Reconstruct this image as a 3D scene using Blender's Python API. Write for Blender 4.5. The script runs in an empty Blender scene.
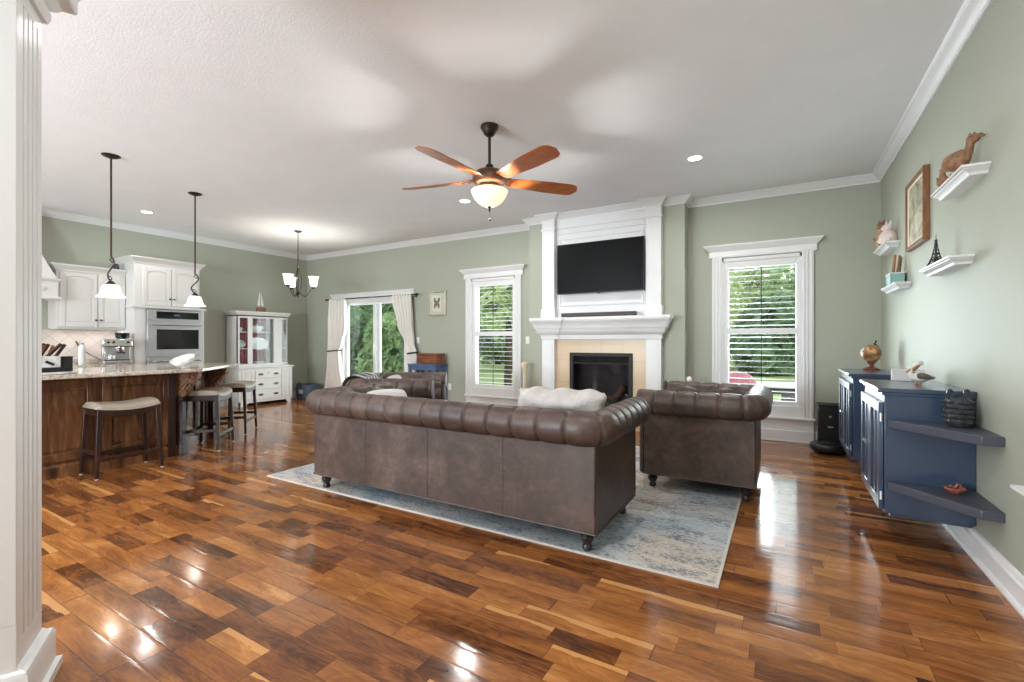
import bpy, math, random
from math import sin, cos, pi, radians as R, sqrt, atan2, exp
from mathutils import Vector, Matrix

random.seed(7)
S = bpy.context.scene
COL = S.collection

# ------------------------------------------------------------------ camera
cam_d = bpy.data.cameras.new('camera')
cam_d.sensor_width = 36.0
cam_d.lens = 463.1 / 1024 * 36.0
cam_d.clip_start = 0.02
cam_d.clip_end = 400
cam = bpy.data.objects.new('camera', cam_d)
cam.location = (0, 0, 1.2)
cam.rotation_euler = (pi / 2, 0, R(30.317))
COL.objects.link(cam)
S.camera = cam

# ------------------------------------------------------------------ colour management
S.view_settings.view_transform = 'Standard'
S.view_settings.look = 'None'
S.view_settings.gamma = 1.0
S.view_settings.use_curve_mapping = False
S.view_settings.exposure = 0.05
try:
    S.cycles.max_bounces = 8
    S.cycles.diffuse_bounces = 5
    S.cycles.glossy_bounces = 4
    S.cycles.transparent_max_bounces = 12
    S.cycles.caustics_reflective = False
    S.cycles.caustics_refractive = False
    S.cycles.sample_clamp_indirect = 6.0
except Exception:
    pass

# ------------------------------------------------------------------ sky
world = bpy.data.worlds.new('overcast_sky')
S.world = world
world.use_nodes = True
bg = world.node_tree.nodes['Background']
bg.inputs[0].default_value = (0.88, 0.94, 1.0, 1)
bg.inputs[1].default_value = 2.6


def area_light(name, loc, rot, sx, sy, power, color=(1, 1, 1), disk=False, spread=None):
    l = bpy.data.lights.new(name, 'AREA')
    l.shape = 'DISK' if disk else 'RECTANGLE'
    l.size = sx
    if not disk:
        l.size_y = sy
    l.energy = power
    l.color = color
    if spread:
        l.spread = spread
    o = bpy.data.objects.new(name, l)
    o.location = loc
    o.rotation_euler = rot
    COL.objects.link(o)
    return o


def point_light(name, loc, power, radius=.05, color=(1, 1, 1)):
    l = bpy.data.lights.new(name, 'POINT')
    l.energy = power
    l.shadow_soft_size = radius
    l.color = color
    o = bpy.data.objects.new(name, l)
    o.location = loc
    COL.objects.link(o)
    return o


# upward fill lamps added behind the camera; daylight by the three windows in view
DAY = (0.85, 0.94, 1.0)
area_light('fill_rear_left', (-6.6, -3.62, 1.45), (R(138), 0, 0), 1.8, 2.1, 150, DAY)
area_light('fill_rear_right', (-3.7, -3.62, 1.45), (R(138), 0, R(-10)), 2.0, 2.1, 460, DAY)
area_light('daylight_slider', (-6.85, 6.56, 1.03), (R(-90), 0, 0), 1.5, 1.75, 45, DAY)
area_light('daylight_window_one', (-.50, 6.98, 1.2), (R(-90), 0, R(28)), .8, 1.6, 100, DAY)
area_light('daylight_window_one_sky', (-.23, 6.62, 1.3), (R(-90), 0, 0), .76, 1.6, 10, DAY)
area_light('daylight_window_two', (-4.1, 6.62, 1.3), (R(-90), 0, 0), .76, 1.6, 18, DAY)

# ------------------------------------------------------------------ materials
def lin(c):
    def f(v):
        v = v / 255.0
        return v / 12.92 if v <= .04045 else ((v + .055) / 1.055) ** 2.4
    return (f(c[0]), f(c[1]), f(c[2]), 1.0)


class NT:
    def __init__(self, name):
        self.m = bpy.data.materials.new(name)
        self.m.use_nodes = True
        self.t = self.m.node_tree
        self.b = self.t.nodes['Principled BSDF']

    def n(self, typ, **kw):
        nd = self.t.nodes.new(typ)
        for k, v in kw.items():
            setattr(nd, k, v)
        return nd

    def l(self, a, b):
        self.t.links.new(a, b)

    def math(self, op, a, b=None, c=None):
        nd = self.n('ShaderNodeMath', operation=op)
        for i, v in enumerate((a, b, c)):
            if v is None:
                continue
            if isinstance(v, (int, float)):
                nd.inputs[i].default_value = v
            else:
                self.l(v, nd.inputs[i])
        return nd.outputs[0]

    def ramp(self, fac, stops):
        nd = self.n('ShaderNodeValToRGB')
        cr = nd.color_ramp
        while len(cr.elements) < len(stops):
            cr.elements.new(.5)
        for e, (p, c) in zip(cr.elements, stops):
            e.position = p
            e.color = lin(c)
        self.l(fac, nd.inputs[0])
        return nd.outputs[0]

    def coords(self, scale=(1, 1, 1), kind='Object'):
        tc = self.n('ShaderNodeTexCoord')
        mp = self.n('ShaderNodeMapping')
        mp.inputs['Scale'].default_value = scale
        self.l(tc.outputs[kind], mp.inputs[0])
        return mp.outputs[0]

    def noise(self, vec, scale, detail=4, rough=.55, dist=0):
        nd = self.n('ShaderNodeTexNoise')
        nd.inputs['Scale'].default_value = scale
        nd.inputs['Detail'].default_value = detail
        nd.inputs['Roughness'].default_value = rough
        nd.inputs['Distortion'].default_value = dist
        self.l(vec, nd.inputs['Vector'])
        return nd.outputs['Fac']

    def bump(self, h, strength, dist=.01):
        nd = self.n('ShaderNodeBump')
        nd.inputs['Strength'].default_value = strength
        nd.inputs['Distance'].default_value = dist
        self.l(h, nd.inputs['Height'])
        self.l(nd.outputs[0], self.b.inputs['Normal'])


def mat(name, c, rough=.5, metal=0.0, vary=None, bump=None, coat=0.0, stretch=(1, 1, 1), spec=None, emit=None):
    """plain procedural paint / metal / cloth: colour with a little noise and relief"""
    k = NT(name)
    b = k.b
    b.inputs['Base Color'].default_value = lin(c)
    b.inputs['Roughness'].default_value = rough
    b.inputs['Metallic'].default_value = metal
    b.inputs['Coat Weight'].default_value = coat
    b.inputs['Coat Roughness'].default_value = .12
    if spec is not None:
        b.inputs['Specular IOR Level'].default_value = spec
    v = k.coords(stretch)
    if vary:
        sc, c2 = vary
        f = k.noise(v, sc, 5, .6)
        k.l(k.ramp(f, [(.3, c), (.7, c2)]), b.inputs['Base Color'])
    if bump:
        sc, st = bump
        k.bump(k.noise(v, sc, 3, .6), st)
    if emit:
        b.inputs['Emission Color'].default_value = lin(emit[0])
        b.inputs['Emission Strength'].default_value = emit[1]
    return k.m


M = {}
M['wall'] = mat('sage_wall_paint', (171, 175, 160), .6, vary=(1.2, (167, 171, 156)), bump=(180, .04))
M['trim'] = mat('white_trim_paint', (232, 232, 232), .38, vary=(2, (228, 228, 229)))
M['cabwhite'] = mat('white_cabinet_paint', (219, 217, 214), .4, vary=(2, (215, 213, 210)))
M['ceil'] = mat('textured_ceiling_paint', (240, 241, 244), .9, vary=(3, (236, 237, 240)), bump=(75, .2))


def floor_material():
    k = NT('acacia_plank_floor')
    b = k.b
    tc = k.n('ShaderNodeTexCoord')
    sep = k.n('ShaderNodeSeparateXYZ')
    k.l(tc.outputs['Object'], sep.inputs[0])
    x, y = sep.outputs[0], sep.outputs[1]
    W, L = .098, .42
    ad = lambda p, q: k.math('ADD', p, q)
    mu = lambda p, q: k.math('MULTIPLY', p, q)

    def xyz(p, q, r):
        c = k.n('ShaderNodeCombineXYZ')
        for i_, v in enumerate((p, q, r)):
            if isinstance(v, (int, float)):
                c.inputs[i_].default_value = v
            else:
                k.l(v, c.inputs[i_])
        return c.outputs[0]
    yr = k.math('DIVIDE', y, W)
    row = k.math('FLOOR', yr)
    wn = k.n('ShaderNodeTexWhiteNoise', noise_dimensions='1D')
    k.l(row, wn.inputs['W'])
    xs = ad(k.math('DIVIDE', x, L), mu(wn.outputs['Value'], 7.3))
    # uneven plank lengths: warp the running coordinate
    xw = ad(xs, mu(k.math('SINE', ad(mu(xs, 2.1), mu(row, 1.7))), .28))
    col_ = k.math('FLOOR', xw)
    w2 = k.n('ShaderNodeTexWhiteNoise', noise_dimensions='2D')
    k.l(xyz(row, col_, 0), w2.inputs['Vector'])
    rid = w2.outputs['Value']
    off = mu(rid, 53.0)
    fy = k.math('FRACT', yr)
    fx = k.math('FRACT', xw)
    # cathedral figure, fine pores, curling rings: all offset plank by plank
    g1 = k.noise(xyz(ad(mu(x, 1.5), off), ad(mu(y, 6.5), off), off), 1.3, 6, .62, 1.4)
    g2 = k.noise(xyz(ad(mu(x, 6.0), off), ad(mu(y, 120.0), off), off), 1.0, 3, .65, .5)
    g3 = k.noise(xyz(ad(mu(x, 2.2), off), ad(mu(y, 9.0), off), ad(off, 3.0)), 1.0, 3, .5, 1.0)
    rings = k.math('SINE', mu(g3, 62.0))
    tone = ad(mu(rid, .34), mu(g1, .74))
    tone = ad(tone, mu(g2, .20))
    tone = ad(tone, mu(rings, .035))
    tone = k.math('SUBTRACT', tone, .145)
    c = k.ramp(tone, [(.16, (48, 29, 20)), (.32, (94, 56, 33)), (.47, (132, 81, 44)), (.64, (160, 103, 55)), (.86, (200, 144, 86))])
    # pale sapwood along one edge of some planks
    sap = k.math('GREATER_THAN', ad(fy, mu(k.math('SUBTRACT', g3, .5), .9)), .70)
    pick = k.math('GREATER_THAN', k.math('FRACT', mu(rid, 17.3)), .90)
    m1 = k.n('ShaderNodeMix', data_type='RGBA')
    m1.inputs[7].default_value = lin((204, 150, 92))
    k.l(mu(mu(sap, pick), .8), m1.inputs[0])
    k.l(c, m1.inputs[6])
    # joints
    ey = k.math('MINIMUM', fy, k.math('SUBTRACT', 1.0, fy))
    ex = k.math('MINIMUM', fx, k.math('SUBTRACT', 1.0, fx))
    mm = mu(k.math('GREATER_THAN', ey, .010), k.math('GREATER_THAN', ex, .0022))
    mix = k.n('ShaderNodeMix', data_type='RGBA')
    mix.inputs[6].default_value = lin((62, 38, 25))
    k.l(mm, mix.inputs[0]); k.l(m1.outputs[2], mix.inputs[7])
    k.l(mix.outputs[2], b.inputs['Base Color'])
    # slow hand-scraped waves under the varnish
    wob = k.noise(xyz(ad(mu(x, 2.4), off), ad(mu(y, 7.0), off), off), 1.0, 2, .5, 0)
    edge = k.math('MINIMUM', mu(ey, 9.0), 1.0)
    k.bump(ad(wob, mu(edge, .16)), .15, .010)
    k.l(ad(.085, mu(g3, .07)), b.inputs['Roughness'])
    b.inputs['Specular IOR Level'].default_value = .5
    return k.m


M['floor'] = floor_material()
M['leather'] = None


def leather():
    k = NT('brown_leather')
    v = k.coords()
    f = k.noise(v, 4.5, 7, .72, .5)
    f3 = k.noise(v, 22, 4, .7, .3)
    t = k.math('ADD', k.math('MULTIPLY', f, .72), k.math('MULTIPLY', f3, .28))
    k.l(k.ramp(t, [(.34, (54, 42, 38)), (.48, (74, 59, 53)), (.58, (91, 74, 67)), (.70, (114, 96, 88))]), k.b.inputs['Base Color'])
    f2 = k.noise(v, 160, 3, .6)
    k.bump(k.math('ADD', k.math('MULTIPLY', f2, .3), f), .2, .006)
    k.l(k.math('ADD', .33, k.math('MULTIPLY', f, .22)), k.b.inputs['Roughness'])
    k.b.inputs['Specular IOR Level'].default_value = .5
    return k.m


M['leather'] = leather()


def rug_material():
    k = NT('distressed_grey_blue_rug')
    tcv = k.coords((1, 1, 1))
    big = k.noise(tcv, .75, 2, .5, .4)
    base = k.ramp(big, [(.38, (158, 172, 182)), (.48, (188, 190, 192)), (.56, (198, 188, 176)), (.68, (206, 196, 182))])
    worn = k.noise(k.coords((2.0, 4.5, 1)), 2.2, 6, .7, .6)
    fine = k.noise(k.coords((13, 24, 1)), 2.6, 4, .85, .3)
    m1 = k.n('ShaderNodeMix', data_type='RGBA')
    k.l(base, m1.inputs[6])
    m1.inputs[7].default_value = lin((88, 100, 118))
    f = k.n('ShaderNodeMapRange')
    f.inputs['From Min'].default_value = .485
    f.inputs['From Max'].default_value = .575
    k.l(k.math('ADD', k.math('MULTIPLY', worn, .42), k.math('MULTIPLY', fine, .58)), f.inputs['Value'])
    k.l(k.math('MULTIPLY', f.outputs[0], .85), m1.inputs[0])
    m2 = k.n('ShaderNodeMix', data_type='RGBA')
    k.l(m1.outputs[2], m2.inputs[6])
    m2.inputs[7].default_value = lin((220, 218, 212))
    g = k.n('ShaderNodeMapRange')
    g.inputs['From Min'].default_value = .56
    g.inputs['From Max'].default_value = .66
    k.l(k.noise(k.coords((7, 16, 1)), 2.2, 5, .75, .4), g.inputs['Value'])
    k.l(k.math('MULTIPLY', g.outputs[0], .55), m2.inputs[0])
    k.l(m2.outputs[2], k.b.inputs['Base Color'])
    k.b.inputs['Roughness'].default_value = .95
    k.b.inputs['Specular IOR Level'].default_value = .1
    k.bump(k.noise(tcv, 260, 2), .3, .004)
    return k.m


M['rug'] = rug_material()
M['rugedge'] = mat('rug_binding', (206, 200, 190), .9, vary=(30, (196, 190, 182)))


def wood(name, c1, c2, c3, rough=.35, scale=1.0, axis='z', coat=0.0):
    k = NT(name)
    st = {'x': (1.2, 9, 9), 'y': (9, 1.2, 9), 'z': (9, 9, 1.2)}[axis]
    v = k.coords(st)
    f = k.noise(v, 1.3 * scale, 6, .62, 1.2)
    k.l(k.ramp(f, [(.3, c1), (.5, c2), (.72, c3)]), k.b.inputs['Base Color'])
    k.b.inputs['Roughness'].default_value = rough
    k.b.inputs['Coat Weight'].default_value = coat
    k.b.inputs['Coat Roughness'].default_value = .08
    k.bump(f, .1, .004)
    return k.m


M['island'] = wood('knotty_alder_wood', (52, 31, 20), (100, 65, 41), (150, 106, 68), .28, .9)
M['darkwood'] = wood('espresso_wood', (30, 17, 12), (45, 25, 18), (64, 37, 26), .4)
M['blade'] = wood('cherry_fan_blade', (140, 72, 26), (170, 92, 38), (196, 118, 58), .34, .6, 'x')
M['walnut'] = mat('carved_brown_wood', (104, 72, 50), .55, vary=(34, (160, 118, 86)), bump=(60, .4))
M['boxwood'] = wood('reddish_box_wood', (74, 38, 22), (122, 66, 38), (150, 88, 52), .5, 1, 'x')
M['framewood'] = wood('picture_frame_wood', (92, 58, 36), (128, 84, 52), (158, 112, 74), .4, 1)
M['palewood'] = wood('pale_turned_wood', (206, 190, 160), (222, 208, 182), (232, 222, 200), .5, 1)
M['drift'] = wood('driftwood', (120, 90, 64), (158, 124, 92), (186, 156, 124), .8, 3)


def granite():
    k = NT('beige_granite')
    v = k.coords()
    a = k.noise(v, 5, 6, .75, .8)
    n2 = k.noise(v, 42, 4, .7, .3)
    f = k.math('ADD', k.math('MULTIPLY', a, .55), k.math('MULTIPLY', n2, .5))
    k.l(k.ramp(f, [(.34, (72, 62, 54)), (.44, (146, 130, 114)), (.54, (196, 186, 172)), (.68, (222, 216, 206))]), k.b.inputs['Base Color'])
    k.b.inputs['Roughness'].default_value = .09
    return k.m


M['granite'] = granite()
M['seatfab'] = mat('taupe_seat_leather', (166, 154, 140), .42, vary=(14, (156, 144, 130)), bump=(120, .1))
M['bronze'] = mat('oil_rubbed_bronze', (58, 50, 45), .42, .75, vary=(12, (74, 62, 54)))
M['black'] = mat('black_plastic', (24, 25, 27), .3, vary=(9, (30, 31, 33)))
M['blackmatte'] = mat('matte_black_metal', (22, 21, 21), .6, vary=(20, (28, 27, 26)))
M['steel'] = mat('stainless_steel', (196, 196, 196), .28, .85, vary=(4, (184, 184, 186)), stretch=(1, 1, 30))
M['chrome'] = mat('chrome', (220, 220, 222), .1, 1.0, vary=(5, (210, 210, 214)))
M['ovenglass'] = mat('dark_oven_glass', (22, 24, 25), .07, vary=(5, (26, 28, 29)))
M['tv'] = mat('tv_screen', (13, 13, 14), .35, vary=(2, (15, 15, 16)), spec=.1)
M['footwood'] = wood('charcoal_foot_wood', (34, 30, 29), (46, 41, 39), (60, 54, 50), .35)
M['soundbar'] = mat('grey_brown_grille', (92, 84, 76), .7, vary=(60, (76, 70, 64)))
M['bluepaint'] = mat('navy_blue_paint', (57, 73, 97), .3, vary=(3, (52, 67, 90)), coat=.5)
M['blueshelf'] = mat('slate_shelf_paint', (78, 80, 92), .4, vary=(3, (70, 73, 86)))
M['bluechalk'] = mat('faded_blue_paint', (84, 108, 146), .55, vary=(10, (70, 90, 124)))
M['fabricw'] = mat('cream_curtain_linen', (246, 243, 238), .9, vary=(8, (240, 236, 230)), bump=(300, .15), spec=.1)
M['fluff'] = mat('white_plush', (204, 198, 195), .95, vary=(12, (184, 177, 174)), bump=(60, .6), spec=.1)
M['pillow'] = mat('white_cotton', (212, 209, 207), .9, vary=(10, (204, 201, 199)), bump=(200, .1), spec=.1)
M['burg'] = mat('burgundy_curtain_cloth', (184, 86, 102), .85, vary=(18, (204, 124, 138)), spec=.15)
M['china'] = mat('white_china', (236, 236, 234), .16, vary=(5, (230, 230, 228)))
M['cream'] = mat('cream_ceramic', (226, 216, 196), .4, vary=(6, (218, 206, 184)))
M['pink'] = mat('pale_pink_ceramic', (222, 196, 190), .45, vary=(14, (232, 218, 212)))
M['teal'] = mat('pale_teal_paint', (146, 186, 178), .5, vary=(10, (132, 172, 166)))
M['red'] = mat('red_enamel', (150, 78, 88), .4, vary=(4, (142, 72, 82)))
M['conch'] = mat('red_brown_shell', (138, 66, 54), .3, vary=(16, (176, 112, 96)))
M['iron'] = mat('dark_iron', (52, 52, 54), .45, .6, vary=(12, (62, 62, 64)))
M['brass'] = mat('antique_brass', (92, 86, 74), .4, .7, vary=(12, (108, 100, 84)))
M['champagne'] = mat('champagne_silver_frame', (178, 172, 158), .4, .4, vary=(8, (196, 190, 176)))
M['graybag'] = mat('blue_grey_fabric', (92, 104, 120), .85, vary=(14, (70, 80, 96)))
M['feather'] = mat('grey_feather_glaze', (122, 112, 100), .3, vary=(22, (86, 80, 76)))
M['beak'] = mat('orange_beak_glaze', (190, 130, 80), .3, vary=(9, (160, 100, 58)))
M['whiteg'] = mat('white_glaze', (232, 230, 226), .25, vary=(9, (220, 216, 210)))
M['globe'] = None
M['sail'] = mat('sail_cloth', (226, 226, 222), .8, vary=(9, (216, 216, 212)))
M['plate'] = mat('white_switch_plate', (236, 235, 230), .3, vary=(4, (230, 229, 224)))
M['slot'] = mat('dark_outlet_slot', (50, 48, 46), .5, vary=(4, (44, 42, 40)))
M['ring'] = mat('white_fixture_trim', (238, 238, 238), .4, vary=(3, (234, 234, 234)))
M['canlens'] = mat('downlight_lens', (255, 250, 240), .5, vary=(3, (255, 250, 240)), emit=((255, 248, 236), 9))
M['shade'] = mat('lit_frosted_glass', (252, 246, 236), .35, vary=(10, (250, 242, 230)), emit=((255, 246, 232), 1.1))
M['bowl'] = mat('lit_alabaster_bowl', (250, 240, 220), .4, vary=(9, (244, 226, 196)), emit=((255, 234, 200), .8))
M['copper'] = mat('brushed_copper_bronze', (122, 88, 72), .38, .7, vary=(6, (98, 70, 58)))
M['firebrick'] = mat('dark_firebox_liner', (58, 54, 52), .8, vary=(16, (74, 68, 66)))
M['log'] = mat('charred_log', (112, 84, 62), .9, vary=(9, (66, 52, 42)), bump=(20, .6))
M['grass'] = mat('lawn_grass', (128, 144, 92), .95, vary=(.7, (146, 160, 108)), spec=.1)
M['patio'] = mat('patio_concrete', (176, 168, 160), .9, vary=(3, (160, 152, 146)), spec=.1)
M['bark'] = mat('tree_bark', (84, 70, 56), .95, vary=(9, (60, 50, 40)))
M['whitepl'] = mat('white_patio_plastic', (232, 232, 230), .5, vary=(4, (226, 226, 224)))
M['darkpl'] = mat('dark_patio_metal', (58, 56, 58), .5, vary=(6, (72, 68, 68)))
M['darkvase'] = mat('black_glazed_pot', (38, 38, 42), .2, vary=(16, (74, 76, 82)))
M['rustic'] = mat('brown_glazed_figure', (108, 74, 50), .5, vary=(26, (154, 112, 78)))
M['spotted'] = mat('spotted_brown_figure', (120, 82, 54), .5, vary=(40, (206, 178, 142)))
M['marble'] = mat('white_marble_box', (222, 222, 220), .25, vary=(9, (150, 150, 152)))


def leaf_mat(name, c1, c2, c3):
    k = NT(name)
    f = k.noise(k.coords(), 1.6, 4, .7)
    c = k.ramp(f, [(.3, c1), (.5, c2), (.72, c3)])
    k.l(c, k.b.inputs['Base Color'])
    k.b.inputs['Roughness'].default_value = .6
    k.b.inputs['Specular IOR Level'].default_value = .25
    tl = k.n('ShaderNodeBsdfTranslucent')
    k.l(c, tl.inputs[0])
    mx = k.n('ShaderNodeMixShader')
    mx.inputs[0].default_value = .45
    k.l(k.b.outputs[0], mx.inputs[1])
    k.l(tl.outputs[0], mx.inputs[2])
    out = [n for n in k.t.nodes if n.type == 'OUTPUT_MATERIAL'][0]
    k.l(mx.outputs[0], out.inputs[0])
    return k.m


M['leafdark'] = leaf_mat('evergreen_leaves', (92, 118, 86), (118, 146, 106), (152, 174, 132))
M['leaf'] = leaf_mat('green_leaves', (122, 150, 102), (152, 178, 126), (192, 208, 160))
M['leaflight'] = leaf_mat('fresh_leaves', (166, 188, 124), (198, 212, 156), (222, 230, 190))


def tile_mat(name, c1, c2, grout, w, h, rot=0):
    k = NT(name)
    tc = k.n('ShaderNodeTexCoord')
    mp = k.n('ShaderNodeMapping')
    mp.inputs['Rotation'].default_value = rot if isinstance(rot, tuple) else (R(90), 0, 0)
    k.l(tc.outputs['Object'], mp.inputs[0])
    br = k.n('ShaderNodeTexBrick')
    br.offset = 0
    br.inputs['Color1'].default_value = lin(c1)
    br.inputs['Color2'].default_value = lin(c2)
    br.inputs['Mortar'].default_value = lin(grout)
    br.inputs['Scale'].default_value = 1
    br.inputs['Mortar Size'].default_value = .004
    br.inputs['Brick Width'].default_value = w
    br.inputs['Row Height'].default_value = h
    k.l(mp.outputs[0], br.inputs['Vector'])
    k.l(br.outputs['Color'], k.b.inputs['Base Color'])
    k.b.inputs['Roughness'].default_value = .3
    return k.m


M['tile'] = tile_mat('beige_marble_tile', (214, 190, 158), (208, 182, 148), (196, 174, 146), .31, .31)
M['splash'] = tile_mat('diamond_backsplash_tile', (214, 204, 196), (202, 190, 182), (186, 174, 166), .15, .15, (0, R(90), R(45)))


def striped():
    k = NT('striped_throw')
    tc = k.n('ShaderNodeTexCoord')
    sep = k.n('ShaderNodeSeparateXYZ')
    k.l(tc.outputs['Object'], sep.inputs[0])
    s = k.math('FRACT', k.math('MULTIPLY', sep.outputs[0], 11))
    k.l(k.ramp(s, [(.0, (206, 202, 198)), (.45, (200, 196, 194)), (.55, (86, 84, 92)), (.95, (96, 92, 98))]), k.b.inputs['Base Color'])
    k.b.inputs['Roughness'].default_value = .95
    return k.m


M['striped'] = striped()


def globe_mat():
    k = NT('antique_globe_map')
    f = k.noise(k.coords(), 14, 4, .5)
    k.l(k.ramp(f, [(.44, (196, 160, 112)), (.5, (150, 104, 62)), (.66, (122, 84, 54))]), k.b.inputs['Base Color'])
    k.b.inputs['Roughness'].default_value = .35
    return k.m


M['globe'] = globe_mat()


def glass_mat(name, tint=(1, 1, 1), refl=.06):
    k = NT(name)
    t = k.t
    t.nodes.remove(k.b)
    out = [n for n in t.nodes if n.type == 'OUTPUT_MATERIAL'][0]
    tr = k.n('ShaderNodeBsdfTransparent')
    tr.inputs[0].default_value = (*tint, 1)
    gl = k.n('ShaderNodeBsdfGlossy')
    gl.inputs['Roughness'].default_value = .02
    lw = k.n('ShaderNodeLayerWeight')
    mx = k.n('ShaderNodeMixShader')
    k.l(k.math('ADD', .03, k.math('MULTIPLY', k.math('POWER', lw.outputs['Facing'], 4.0), .5)), mx.inputs[0])
    k.l(tr.outputs[0], mx.inputs[1])
    k.l(gl.outputs[0], mx.inputs[2])
    k.l(mx.outputs[0], out.inputs[0])
    return k.m


M['glass'] = glass_mat('window_glass', (.96, .98, .97))
M['fireglass'] = glass_mat('smoked_fire_glass', (.86, .86, .88))

# ------------------------------------------------------------------ geometry helpers
class MB:
    """collects shapes into one mesh"""

    def __init__(self, mtx=None):
        self.v, self.f = [], []
        self.m = mtx

    def add(self, vs, fs, mtx=None):
        o = len(self.v)
        if mtx is not None:
            vs = [mtx @ Vector(p) for p in vs]
        if self.m is not None:
            vs = [self.m @ Vector(p) for p in vs]
        self.v += [tuple(p) for p in vs]
        self.f += [tuple(i + o for i in f) for f in fs]
        return self

    def box(self, x0, x1, y0, y1, z0, z1, mtx=None):
        if x0 > x1: x0, x1 = x1, x0
        if y0 > y1: y0, y1 = y1, y0
        if z0 > z1: z0, z1 = z1, z0
        vs = [(x0, y0, z0), (x1, y0, z0), (x1, y1, z0), (x0, y1, z0), (x0, y0, z1), (x1, y0, z1), (x1, y1, z1), (x0, y1, z1)]
        return self.add(vs, [(3, 2, 1, 0), (4, 5, 6, 7), (0, 1, 5, 4), (1, 2, 6, 5), (2, 3, 7, 6), (3, 0, 4, 7)], mtx)

    def taper(self, c0, s0, c1, s1, mtx=None):
        """a four-sided post from rectangle s0 centred c0 to s1 centred c1"""
        vs = []
        for c, s in ((c0, s0), (c1, s1)):
            for a, b in ((-1, -1), (1, -1), (1, 1), (-1, 1)):
                vs.append((c[0] + a * s[0] / 2, c[1] + b * s[1] / 2, c[2]))
        return self.add(vs, [(3, 2, 1, 0), (4, 5, 6, 7), (0, 1, 5, 4), (1, 2, 6, 5), (2, 3, 7, 6), (3, 0, 4, 7)], mtx)

    def prism(self, poly, z0, z1, mtx=None):
        n = len(poly)
        area = sum(poly[i][0] * poly[(i + 1) % n][1] - poly[(i + 1) % n][0] * poly[i][1] for i in range(n))
        if area < 0:
            poly = poly[::-1]
        vs = [(p[0], p[1], z0) for p in poly] + [(p[0], p[1], z1) for p in poly]
        fs = [tuple(range(n - 1, -1, -1)), tuple(range(n, 2 * n))]
        for i in range(n):
            j = (i + 1) % n
            fs.append((i, j, n + j, n + i))
        return self.add(vs, fs, mtx)

    def lathe(self, prof, n=20, c=(0, 0, 0), mtx=None, a0=0.0, cap=True):
        vs, fs = [], []
        for r, z in prof:
            for k in range(n):
                a = a0 + 2 * pi * k / n
                vs.append((c[0] + r * cos(a), c[1] + r * sin(a), c[2] + z))
        for i in range(len(prof) - 1):
            for k in range(n):
                k2 = (k + 1) % n
                fs.append((i * n + k, i * n + k2, (i + 1) * n + k2, (i + 1) * n + k))
        if cap:
            fs.append(tuple(range(n - 1, -1, -1)))
            fs.append(tuple(range((len(prof) - 1) * n, len(prof) * n)))
        return self.add(vs, fs, mtx)

    def ball(self, c, r, nu=14, nv=9, mtx=None):
        if isinstance(r, (int, float)):
            r = (r, r, r)
        vs, fs = [], []
        for i in range(nv + 1):
            t = pi * i / nv
            for k in range(nu):
                a = 2 * pi * k / nu
                vs.append((c[0] + r[0] * sin(t) * cos(a), c[1] + r[1] * sin(t) * sin(a), c[2] - r[2] * cos(t)))
        for i in range(nv):
            for k in range(nu):
                k2 = (k + 1) % nu
                fs.append((i * nu + k, i * nu + k2, (i + 1) * nu + k2, (i + 1) * nu + k))
        return self.add(vs, fs, mtx)

    def tube(self, pts, r, n=8, mtx=None, cap=True):
        pts = [Vector(p) for p in pts]
        rs = r if isinstance(r, (list, tuple)) else [r] * len(pts)
        vs, fs = [], []
        up = None
        for i, p in enumerate(pts):
            d = (pts[min(i + 1, len(pts) - 1)] - pts[max(i - 1, 0)])
            d = d.normalized() if d.length > 1e-9 else Vector((0, 0, 1))
            if up is None:
                up = Vector((0, 0, 1)) if abs(d.z) < .9 else Vector((1, 0, 0))
            u = d.cross(up)
            u = u.normalized() if u.length > 1e-6 else d.orthogonal().normalized()
            w = u.cross(d).normalized()
            up = w
            for k in range(n):
                a = 2 * pi * k / n
                vs.append(tuple(p + (u * cos(a) + w * sin(a)) * rs[i]))
        for i in range(len(pts) - 1):
            for k in range(n):
                k2 = (k + 1) % n
                fs.append((i * n + k, i * n + k2, (i + 1) * n + k2, (i + 1) * n + k))
        if cap:
            fs.append(tuple(range(n - 1, -1, -1)))
            fs.append(tuple(range((len(pts) - 1) * n, len(pts) * n)))
        return self.add(vs, fs, mtx)

    def grid(self, pts, closed=False, mtx=None):
        """rows of points"""
        nr, nc = len(pts), len(pts[0])
        vs = [p for row in pts for p in row]
        fs = []
        for i in range(nr - 1):
            for j in range(nc if closed else nc - 1):
                j2 = (j + 1) % nc
                fs.append((i * nc + j, i * nc + j2, (i + 1) * nc + j2, (i + 1) * nc + j))
        return self.add(vs, fs, mtx)

    def sweep(self, path, prof, closed=False, mtx=None):
        """profile (out, z) swept along a floor-plan path, mitred; out is to the right of travel"""
        P = [Vector((p[0], p[1])) for p in path]
        n = len(P)
        offs = []
        for i in range(n):
            ds = []
            if i > 0 or closed:
                ds.append((P[i] - P[i - 1]).normalized())
            if i < n - 1 or closed:
                ds.append((P[(i + 1) % n] - P[i]).normalized())
            ns = [Vector((d.y, -d.x)) for d in ds]
            if len(ns) == 2:
                m = (ns[0] + ns[1])
                m = m / max(.15, m.dot(ns[0]))
            else:
                m = ns[0]
            offs.append(m)
        k = len(prof)
        vs, fs = [], []
        for i in range(n):
            for o, z in prof:
                q = P[i] + offs[i] * o
                vs.append((q.x, q.y, z))
        for i in range(n if closed else n - 1):
            i2 = (i + 1) % n
            for j in range(k - 1):
                fs.append((i * k + j, i * k + j + 1, i2 * k + j + 1, i2 * k + j))
            fs.append((i * k + k - 1, i * k, i2 * k, i2 * k + k - 1))
        if not closed:
            fs.append(tuple(range(k)))
            fs.append(tuple(range((n - 1) * k + k - 1, (n - 1) * k - 1, -1)))
        return self.add(vs, fs, mtx)

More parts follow.
